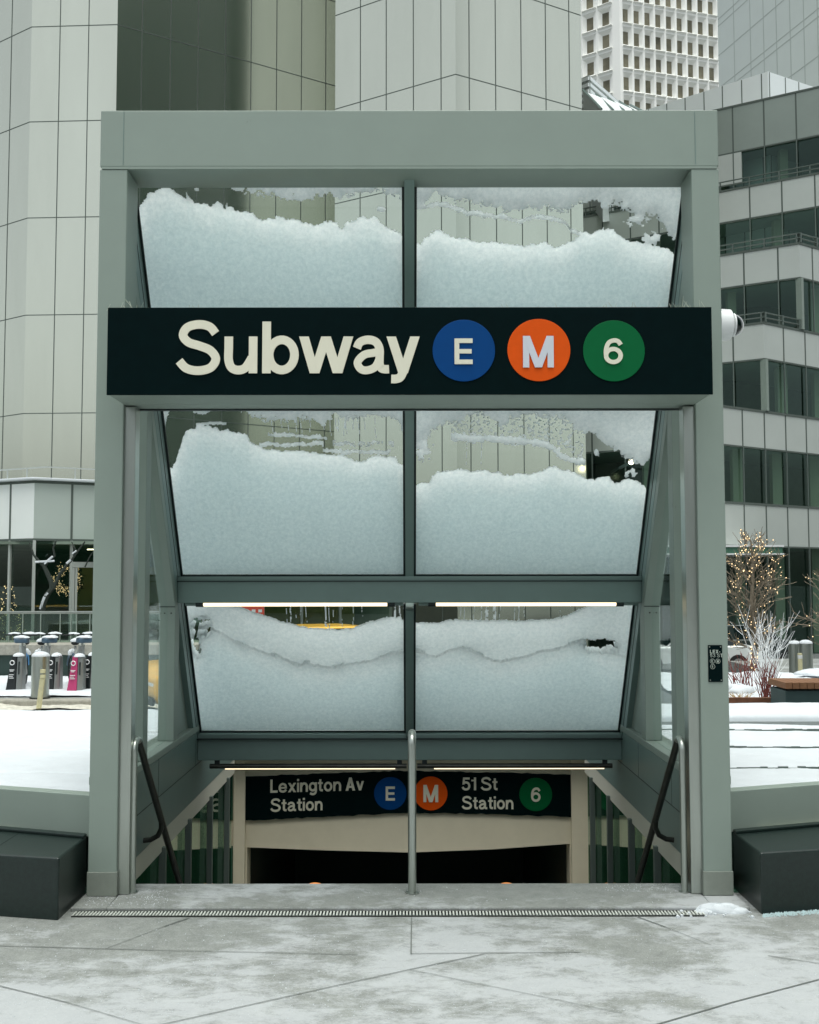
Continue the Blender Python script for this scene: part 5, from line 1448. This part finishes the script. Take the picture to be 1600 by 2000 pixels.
dock(95,118.5,24,M['dockblk'],'black bicycle dock between the steel bollard and the magenta dock','rounded snow cap on the black dock right of the steel bollard')
dock(139,164,23.8,M['dockpnk'],'magenta bicycle dock with white lettering','thin snow cap on the magenta bicycle dock')
dock(167,188,24.2,M['dockblk'],'black bicycle dock half hidden behind the left post of the entrance','snow cap on the dock beside the left post of the entrance')
def bike(pf_, pr2, d, guard, label):
    bag = M['bikeblue']
    t = thing('bicycle', label, 'bicycle', group='docked hire bicycles')
    xf, xr = XY(pf_,1320,d)[0], XY(pr2,1320,d)[0]; wb = 1.05
    dy = math.sqrt(max(.05, wb*wb-(xr-xf)**2)); yf, yr = d-CD+.15, d-CD+.15+dy
    z0 = zs_; u = Vector((xf-xr, yf-yr, 0)).normalized(); n = Vector((-u.y,u.x,0))
    F, Rr_ = Vector((xf,yf,z0+.33)), Vector((xr,yr,z0+.33))
    for C_ in (F, Rr_):
        pts = [C_+u*(.31*math.cos(a))+Vector((0,0,.31*math.sin(a))) for a in np.linspace(0,2*math.pi,29)]
        wh = MB().tube(pts,.022,6,cap=False).build('wheel', M['rubber'], t, smooth=True)
        m = MB()
        for k in range(12):
            a = k*math.pi/6; m.tube([C_, C_+u*(.29*math.cos(a))+Vector((0,0,.29*math.sin(a)))], .003, 3)
        m.ring(tuple(C_), .02, .02, 'x', 8, 5); m.build('spokes', M['rim'], wh)
    HT_ = F-u*.18+Vector((0,0,.62))
    m = MB().tube([HT_-u*.02, F.lerp(Rr_,.55)+Vector((0,0,-.05))], [.07,.085], 10)
    m.tube([F.lerp(Rr_,.55)+Vector((0,0,-.05)), Rr_.lerp(F,.25)+Vector((0,0,.55))], .03, 8); m.tube([F.lerp(Rr_,.55), Rr_], .03, 8)
    m.build('frame', M['bikegrey'], t, smooth=True)
    MB().tube([HT_+Vector((0,0,.10)), HT_, F+n*.05], .025, 8).build('fork', M['bikegrey'], t, smooth=True)
    m = MB().tube([HT_+n*.36-u*.16+Vector((0,0,.20)), HT_+n*.2+Vector((0,0,.22)), HT_-n*.2+Vector((0,0,.22)), HT_-n*.36-u*.16+Vector((0,0,.20))], .017, 8)
    m.build('handlebar', M['rubber'], t, smooth=True)
    s_ = Rr_.lerp(F,.25)+Vector((0,0,.62)); MB().ell(tuple(s_), .09,.14,.05,12,6).build('saddle', M['rubber'], t, smooth=True)
    m = MB(); c = HT_+u*.20+Vector((0,0,.10))
    q = [c+n*.17-u*.12, c-n*.17-u*.12, c-n*.13+u*.12, c+n*.13+u*.12]
    m.hexa([tuple(p-Vector((0,0,.06))) for p in q]+[tuple(p+Vector((0,0,.05))) for p in q]); m.build('front_bag', bag, t, bevel=.03)
    pts = [Rr_+u*(.36*math.cos(a))+Vector((0,0,.36*math.sin(a))) for a in np.linspace(.3,2.9,14)]
    MB().tube(pts,.045,6).build('mudguard', guard, t, smooth=True)
    m = MB(); k_ = int(abs(pf_)) % 17
    clump(m, tuple(c+Vector((0,0,.05))), .17,.13,.055,k_,20,6); clump(m, tuple(HT_+n*.14+Vector((0,0,.225))), .15,.07,.045,k_+2,18,6); clump(m, tuple(HT_-n*.17-u*.05+Vector((0,0,.225))), .13,.06,.04,k_+4,18,6)
    clump(m, tuple(s_+Vector((0,0,.03))), .10,.14,.08,k_+5,18,6); clump(m, tuple(Rr_+Vector((0,0,.34))), .10,.12,.13,k_+7,18,6)
    tag(m.build('bike_snow', M['snow'], None, smooth=True), 'snow heaped on the '+label.split(' with')[0], 'snow', 'snow heaped on the docked bicycles')
bike(92, 44, 24.3, M['bikeblue'], 'silver hire bicycle behind the steel bollard with a grey blue front bag')
bike(160, 112, 24.3, M['bikeblue'], 'silver hire bicycle at the magenta dock with a grey blue front bag')
bike(36, 14, 24.3, M['bikeblue2'], 'silver hire bicycle at the leftmost dock with a bright blue mudguard')
bike(226, 180, 24.4, M['bikeblue'], 'silver hire bicycle mostly hidden behind the left post of the entrance')

def bollard(px, pyb, r, h, d, z0, material, label, cap):
    t = thing('bollard', label, 'bollard')
    x, y = XY(px, pyb, d)
    MB().cyl((x,y,z0),(x,y,z0+h),r,24).build('post', material, t, smooth=True, bevel=.008)
    MB().cyl((x,y,z0),(x,y,z0+.03),r*1.15,24).build('collar', M['steel_dk'], t, smooth=True)
    if cap: MB().ell((x,y,z0+h),r*1.02,r*1.02,r*.55,18,6,0.0).build('snow_cap', M['snow'], t, smooth=True)
bollard(78, 1366, .175, .84, 22.3, zs_, M['steel'], 'wide brushed steel bollard, standing on the kerb before the bicycle docks', True)
t = thing('marker_post', 'thin cream plastic marker post with reflective bands in front of the wide bollard', 'post')
x, y = XY(79.5,1376,21.4); MB().hexa([(x-.09,y-.03,-.72),(x+.00,y-.03,-.72),(x+.00,y+.03,-.72),(x-.09,y+.03,-.72),(x-.02,y-.03,-.05),(x+.07,y-.03,-.05),(x+.07,y+.03,-.05),(x-.02,y+.03,-.05)]).build('post', M['postcream'], t, bevel=.01)
m = MB()
for z in (.00,.10): m.box(x-.01, x+.075, y-.035, y+.03, z-.045, z+.025)
m.build('reflector', M['postcream'], t)
zr = -.95
bollard(1575, 1314, .19, .98, 32, zr, M['steel'], 'wide steel bollard at the right picture edge, beside the parked car', True)
bollard(1553, 1308, .17, .92, 33, zr, M['steel'], 'slimmer steel bollard next to the dark car wheel', True)
t = thing('marker_post', 'cream marker post between two steel bollards at the right', 'post')
x, y = XY(1563.5,1318,31.2); MB().cyl((x,y,zr-.05),(x,y,zr+.75),.065,12).build('post', M['postcream'], t, smooth=True); MB().cyl((x,y,zr+.6),(x,y,zr+.7),.068,12).build('reflector', M['white_pl'], t, smooth=True)
tag(MB().box((1530-800)/FPX*33, 20, 31-CD, 40-CD, -1.6, zr).build('sidewalk', M['pave']), kind='structure')
# red banner and dark doors at the tower foot seen between the tube lights and the snow
bn = thing('red_banner', 'coral red banner seen above the snow of the lowest left pane', 'banner')
a, b = atd(440,1165,31), atd(516,1203,31); MB().box(a.x, b.x, a.y, a.y+.05, b.z, a.z+.4).build('cloth', M['redban'], bn)
m = MB()
for k in range(2): m.box(a.x+.75+.18*k, a.x+.85+.18*k, a.y-.01, a.y-.001, b.z+.10, b.z+.18)
m.build('marking', M['white_pl'], bn)
MB().cyl((a.x-.05,a.y+.03,-.6),(a.x-.05,a.y+.03,a.z+.5),.03,8).build('pole', M['frame_dk'], bn)

# ------------------------------------------------------------------ trees
def branch(mb, tips, p, d, L, r, depth, rs, spread=.6, lift=.25, segs=4, side=5):
    pts, rr = [p], [r]; q, dd = p.copy(), d.copy()
    for i in range(segs):
        dd = (dd+Vector((rs.uniform(-.18,.18), rs.uniform(-.18,.18), rs.uniform(-.05,.16)))).normalized()
        q = q+dd*L/segs; pts.append(q.copy()); rr.append(r*(1-.55*(i+1)/segs))
    rr = [max(.0055, q_) for q_ in rr]
    mb.tube(pts, rr, side if r > .012 else 3, cap=False)
    tips.append(pts)
    if depth == 0: return
    for i in range(rs.choice([3,4,4,5])):
        k = rs.randint(1, segs); a = rs.uniform(0, 2*math.pi)
        perp = dd.cross(Vector((0,0,1))); perp = perp.normalized() if perp.length > .1 else Vector((1,0,0)); p2 = dd.cross(perp)
        nd = (dd*(1-spread*.5)+(perp*math.cos(a)+p2*math.sin(a))*spread*rs.uniform(.7,1.3)+Vector((0,0,lift))).normalized()
        branch(mb, tips, pts[k], nd, L*rs.uniform(.5,.78), rr[k]*.62, depth-1, rs, spread, lift, segs, side)
def lit_tree(base, H, seed, label, lights_label, n, W2=1.0):
    rs = random.Random(seed)
    t = thing('bare_tree', label, 'tree', group='bare street trees at the right')
    trunk = MB(); pts = [base, base+Vector((.02,0,H*.25)), base+Vector((-.03,0,H*.5)), base+Vector((.02,0,H*.75)), base+Vector((-.02,0,H*.93)), base+Vector((-.14,0,H))]
    rr = [.085,.07,.055,.035,.018,.008]; trunk.tube(pts, rr, 9)
    trunk.build('trunk', M['bark'], t, smooth=True)
    cr_, tips = MB(), [pts]
    for i in range(32):
        f = .14+.78*i/32; z = H*f; a = i*2.4+rs.uniform(-.3,.3)
        L = W2*(1.25*math.sin(math.pi*min(1,(f*.80+.12)))**1.2*(1.15-f*.55))*.85
        d = Vector((math.cos(a), math.sin(a), .55+.5*f)).normalized()
        branch(cr_, tips, base+Vector((0,0,z)), d, L, .026*(1.25-f), 2, rs, .66, .20)
    cr_.build('crown', M['bark'], t)
    m = MB(); allp = [p for pl_ in tips for p in pl_]
    for k in range(n):
        pl_ = rs.choice(tips); j = rs.randrange(len(pl_)-1); p = pl_[j].lerp(pl_[j+1], rs.random())+Vector((rs.uniform(-.02,.02),rs.uniform(-.02,.02),rs.uniform(-.02,.02)))
        r = rs.uniform(.009,.0145)
        m.add([(p.x-r,p.y,p.z),(p.x+r,p.y,p.z),(p.x,p.y-r,p.z),(p.x,p.y+r,p.z),(p.x,p.y,p.z-r),(p.x,p.y,p.z+r)], [(0,2,5),(2,1,5),(1,3,5),(3,0,5),(2,0,4),(1,2,4),(3,1,4),(0,3,4)])
    for k in range(60):
        a = k*.9; z = rs.uniform(.0,.22)*H; p = base+Vector((.085*math.cos(a), .085*math.sin(a), z)); r = .014
        m.add([(p.x-r,p.y,p.z),(p.x+r,p.y,p.z),(p.x,p.y-r,p.z),(p.x,p.y+r,p.z),(p.x,p.y,p.z-r),(p.x,p.y,p.z+r)], [(0,2,5),(2,1,5),(1,3,5),(3,0,5),(2,0,4),(1,2,4),(3,1,4),(0,3,4)])
    tag(m.build('string_lights', M['bulb']), lights_label, 'string lights', kind='stuff')
tb = atd(1474,1318,26); th = atd(1474,1038,26).z-tb.z
lit_tree(tb, th, 5, 'slim bare tree wound with string lights on the right terrace', 'warm string lights wound through the slim bare tree', 300, .86)
tb2 = atd(1655,1330,26); lit_tree(tb2, th*.8, 9, 'second lit bare tree cut off by the right picture edge', 'warm string lights on the tree cut off by the right edge', 150, .80)
def twig_shrub(name, base, n, H, spread, r, material, label, cat, seed, curl=.3, fork=2):
    rs = random.Random(seed); m = MB()
    for k in range(n):
        a = rs.uniform(0, 2*math.pi); sp = rs.uniform(.1,1)*spread
        b0 = base+Vector((rs.uniform(-1,1)*spread*.3, rs.uniform(-1,1)*spread*.3, 0)); h = H*rs.uniform(.55,1.0)
        pts = [b0+Vector((math.cos(a)*sp*(u**1.4)+rs.uniform(-.02,.02), math.sin(a)*sp*(u**1.4), h*u)) for u in (0,.25,.5,.75,1)]
        m.tube(pts, [r,r*.9,r*.75,r*.6,r*.35], 4, cap=False)
        for f in range(fork):
            i = rs.randint(1,3); p = pts[i]; e = p+Vector((rs.uniform(-.22,.22)*H, rs.uniform(-.2,.2)*H, rs.uniform(.12,.3)*H))
            m.tube([p, p.lerp(e,.5)+Vector((0,0,-.02)), e], [r*.6,r*.5,r*.3], 4, cap=False)
    return tag(m.build(name, material), label, cat)
zbed = .20
sb = at(1497,1350,17-CD); twig_shrub('white_twig_shrub', Vector((sb.x,sb.y,zbed)), 26, 1.25, .46, .0055, M['wtwig'], 'shrub of pale frosted twigs in front of the string-lit tree', 'shrub', 3, fork=3)
for k,(px,py,d,n,H,sp,lb) in enumerate(((1497,1375,14.6,34,.62,.22,'clump of thin dark red stems rising through snow below the pale twigs'),(1440,1342,16.5,16,.50,.34,'sparse dark red stems in snow beside the right post'),(1463,1340,16.5,10,.52,.22,'few dark red stems in snow under the lit tree trunk'))):
    p = atd(px,py,d); twig_shrub('red_stem_shrub', p, n, H, sp, .006, M['rtwig'], lb, 'shrub', 20+k, fork=1)
p = atd(1448,1374,14.3); twig_shrub('dry_grass_tuft', p, 40, .16, .22, .004, M['straw'], 'tuft of dry straw coloured grass over the rusty edging', 'grass tuft', 33, fork=0)
p = atd(1590,1384,13.6); twig_shrub('dry_grass_tuft', p, 30, .16, .14, .004, M['straw'], 'small dry grass tuft at the foot of the wooden bench', 'grass tuft', 34, fork=0)

# planting bed with snow, rusty edging, wooden bench
mb = MB().box(4.0, 11, 14.03-CD, 20.0-CD, -.7, .06); tag(mb.build('planting_bed', M['stone']), kind='structure')
nx, ny = 150, 110
Xg, Yg = np.meshgrid(np.linspace(4.0, 10.9, nx), np.linspace(14.1-CD, 20.6-CD, ny))
Zg = .13+.20*fbm(Xg*1.5, Yg*.9, 81)+.05*fbm(Xg*5, Yg*5, 82)-.1
Zg = Zg-.30*np.clip((Yg-(19.9-CD))/.7,0,1)**2
tag(grid_mesh('bed_snow', Xg, Yg, Zg, M['snow']), 'lumpy snow over the planting bed', 'snow', kind='stuff')
e0, e1 = atd(1418,1380,14.0), atd(1527,1378,14.0)
tag(MB().box(e0.x-.6, e1.x, 13.95-CD, 14.02-CD, e1.z, e0.z+.115).build('steel_edging', M['corten'], None, bevel=.004), 'rusty steel edging strip in front of the planting bed', 'edging')
m = MB()
for px,py,rx,rz in ((1520,1380,.16,.11),(1440,1352,.22,.10),(1416,1350,.16,.12),(1590,1318,.3,.10)):
    q = atd(px,py,14.6 if py>1340 else 19); clump(m, tuple(q), rx, rx*.8, rz, int(px)%13, 26, 9)
tag(m.build('snow_mound', M['snow'], None, smooth=True), 'rounded mounds of snow around the edging and stems', 'snow', kind='stuff')
bt = thing('slatted_bench', 'dark stone bench with wooden slats on top at the right picture edge', 'bench')
yb = 13.2-CD; a, b = at(1535,1386,yb), at(1535,1349,yb)
MB().box(a.x, a.x+3.2, yb, yb+.55, a.z, b.z).build('base', mat('blue_grey_stone', S(44,66,66), .6, 0, .1, 8), bt, bevel=.01)
m = MB(); zt0, zt1 = at(1535,1345,yb).z, at(1535,1333,yb).z
x = at(1533,1340,yb).x
while x < a.x+3.2: m.box(x, x+.078, yb-.03, yb+.6, zt0, zt1); x += .086
m.build('slats', M['wood'], bt)
MB().box(a.x+.06, a.x+3.1, yb+.1, yb+.45, b.z+.001, zt0-.001).build('riser', M['gasket'], bt)
# tree reflected in the shop window, built solid; christmas tree and wreath
t = thing('reflected_tree', 'crooked snow-dusted tree reflected in the shop window, built as a solid trunk', 'tree')
D_ = 29.0
def tp(pts, r0, r1):
    P_ = [atd(px,py,D_) for px,py in pts]; n = len(P_); return P_, [r0+(r1-r0)*i/(n-1) for i in range(n)]
tk = MB(); sn = MB()
for pts, r0, r1 in (([(80,1262),(82,1200),(85,1178),(93,1160),(102,1150),(100,1136),(92,1118),(86,1105)],.085,.055), ([(86,1106),(76,1096),(66,1084),(58,1060)],.045,.02), ([(86,1106),(98,1093),(107,1086),(104,1070),(110,1056)],.045,.018), ([(104,1150),(118,1120),(131,1103),(140,1094),(150,1080),(166,1058)],.05,.02), ([(150,1080),(145,1068),(140,1058)],.022,.012), ([(166,1108),(175,1088),(182,1078)],.02,.01)):
    P_, r_ = tp(pts, r0, r1); tk.tube(P_, r_, 7)
for pts, r in (([(81,1192),(85,1178),(89,1168)],.05), ([(90,1166),(95,1160)],.045), ([(88,1104),(97,1095),(104,1089)],.03), ([(70,1100),(90,1099),(107,1098)],.028), ([(131,1103),(139,1096)],.032), ([(142,1084),(150,1078)],.022)):
    P_ = [atd(px,py,D_)+Vector((0,-.03,.03)) for px,py in pts]; sn.tube(P_, r, 6)
tk.build('trunk', M['bark_gry'], t, smooth=True)
tag(sn.build('reflected_branch_snow', M['snow'], None, smooth=True), 'snow on the crooked tree reflected in the shop window, built as solid strips', 'snow')
t = thing('christmas_tree', 'dark green christmas tree with tiny warm lights behind the left shop window', 'christmas tree')
cb = atd(14,1262,32.5); ctop = atd(14,1137,32.5); Hc = ctop.z-cb.z
rs = random.Random(3); m = MB(); lm = MB()
for k in range(2600):
    f = rs.random()**.7; z = cb.z+Hc*(1-f)*1.0; R0 = .62*f*(.85+.3*rs.random())*(1-.25*((f*9)%1)); a = rs.uniform(0,2*math.pi); rr_ = R0*math.sqrt(rs.uniform(.3,1))
    p = Vector((cb.x+rr_*math.cos(a), cb.y+rr_*math.sin(a), z)); l = .10
    d = Vector((math.cos(a),math.sin(a),-.35))*l; n_ = Vector((-math.sin(a),math.cos(a),.2))*.022
    m.add([p-n_, p+n_, p+d+n_*.3, p+d-n_*.3], [(0,1,2,3)])
    if k % 10 == 0:
        r = .015; q = p+d*.9
        lm.add([(q.x-r,q.y,q.z),(q.x+r,q.y,q.z),(q.x,q.y-r,q.z),(q.x,q.y+r,q.z),(q.x,q.y,q.z-r),(q.x,q.y,q.z+r)], [(0,2,5),(2,1,5),(1,3,5),(3,0,5),(2,0,4),(1,2,4),(3,1,4),(0,3,4)])
m.build('crown', M['needle'], t); MB().cyl((cb.x,cb.y,cb.z-.4),(cb.x,cb.y,ctop.z-.1),.035,8).build('trunk', M['bark'], t)
tag(lm.build('string_lights', M['bulb']), 'tiny warm lights on the christmas tree in the shop window', 'string lights', kind='stuff')
t = thing('wreath', 'large round wreath of warm lights hanging in the shop window', 'wreath')
c = atd(131,1133,30.95); rs = random.Random(6); m = MB(); lm = MB()
for k in range(1500):
    a = rs.uniform(0,2*math.pi); R0 = .30+rs.gauss(0,.075); p = c+Vector((R0*math.cos(a), rs.uniform(-.05,.05), R0*math.sin(a)*1.05))
    n_ = Vector((rs.uniform(-1,1),rs.uniform(-.4,.4),rs.uniform(-1,1))).normalized(); s2 = n_.cross(Vector((0,1,0)))*.014
    m.add([p-s2, p+s2, p+n_*.09+s2*.2, p+n_*.09-s2*.2], [(0,1,2,3)])
    if k % 4 == 0:
        r = .009; q = p+Vector((0,-.06,0))
        lm.add([(q.x-r,q.y,q.z),(q.x+r,q.y,q.z),(q.x,q.y-r,q.z),(q.x,q.y+r,q.z),(q.x,q.y,q.z-r),(q.x,q.y,q.z+r)], [(0,2,5),(2,1,5),(1,3,5),(3,0,5),(2,0,4),(1,2,4),(3,1,4),(0,3,4)])
m.ring((c.x,c.y,c.z), .30, .07, 'y', 30, 6)
m.build('greenery', M['needle'], t); lm.build('lights', M['bulb'], t)
# orange lamps deep in the lower passage
for k, px in enumerate((615, 990)):
    t = thing('orange_lamp', ('left' if k == 0 else 'right')+' orange lamp whose round top just shows over the top step', 'lamp', group='orange lamps in the lower passage')
    q = at(px, 1727, Yw+1.2); rx = 17*(Yw+1.2+CD)/FPX
    MB().ell((q.x, q.y, q.z-.03), rx, rx, .042, 20, 8, 0.0).build('cap', M['lampo'], t, smooth=True)
    MB().cyl((q.x,q.y,ZP),(q.x,q.y,q.z-.031),.05,12).build('post', M['steel_dk'], t, smooth=True)
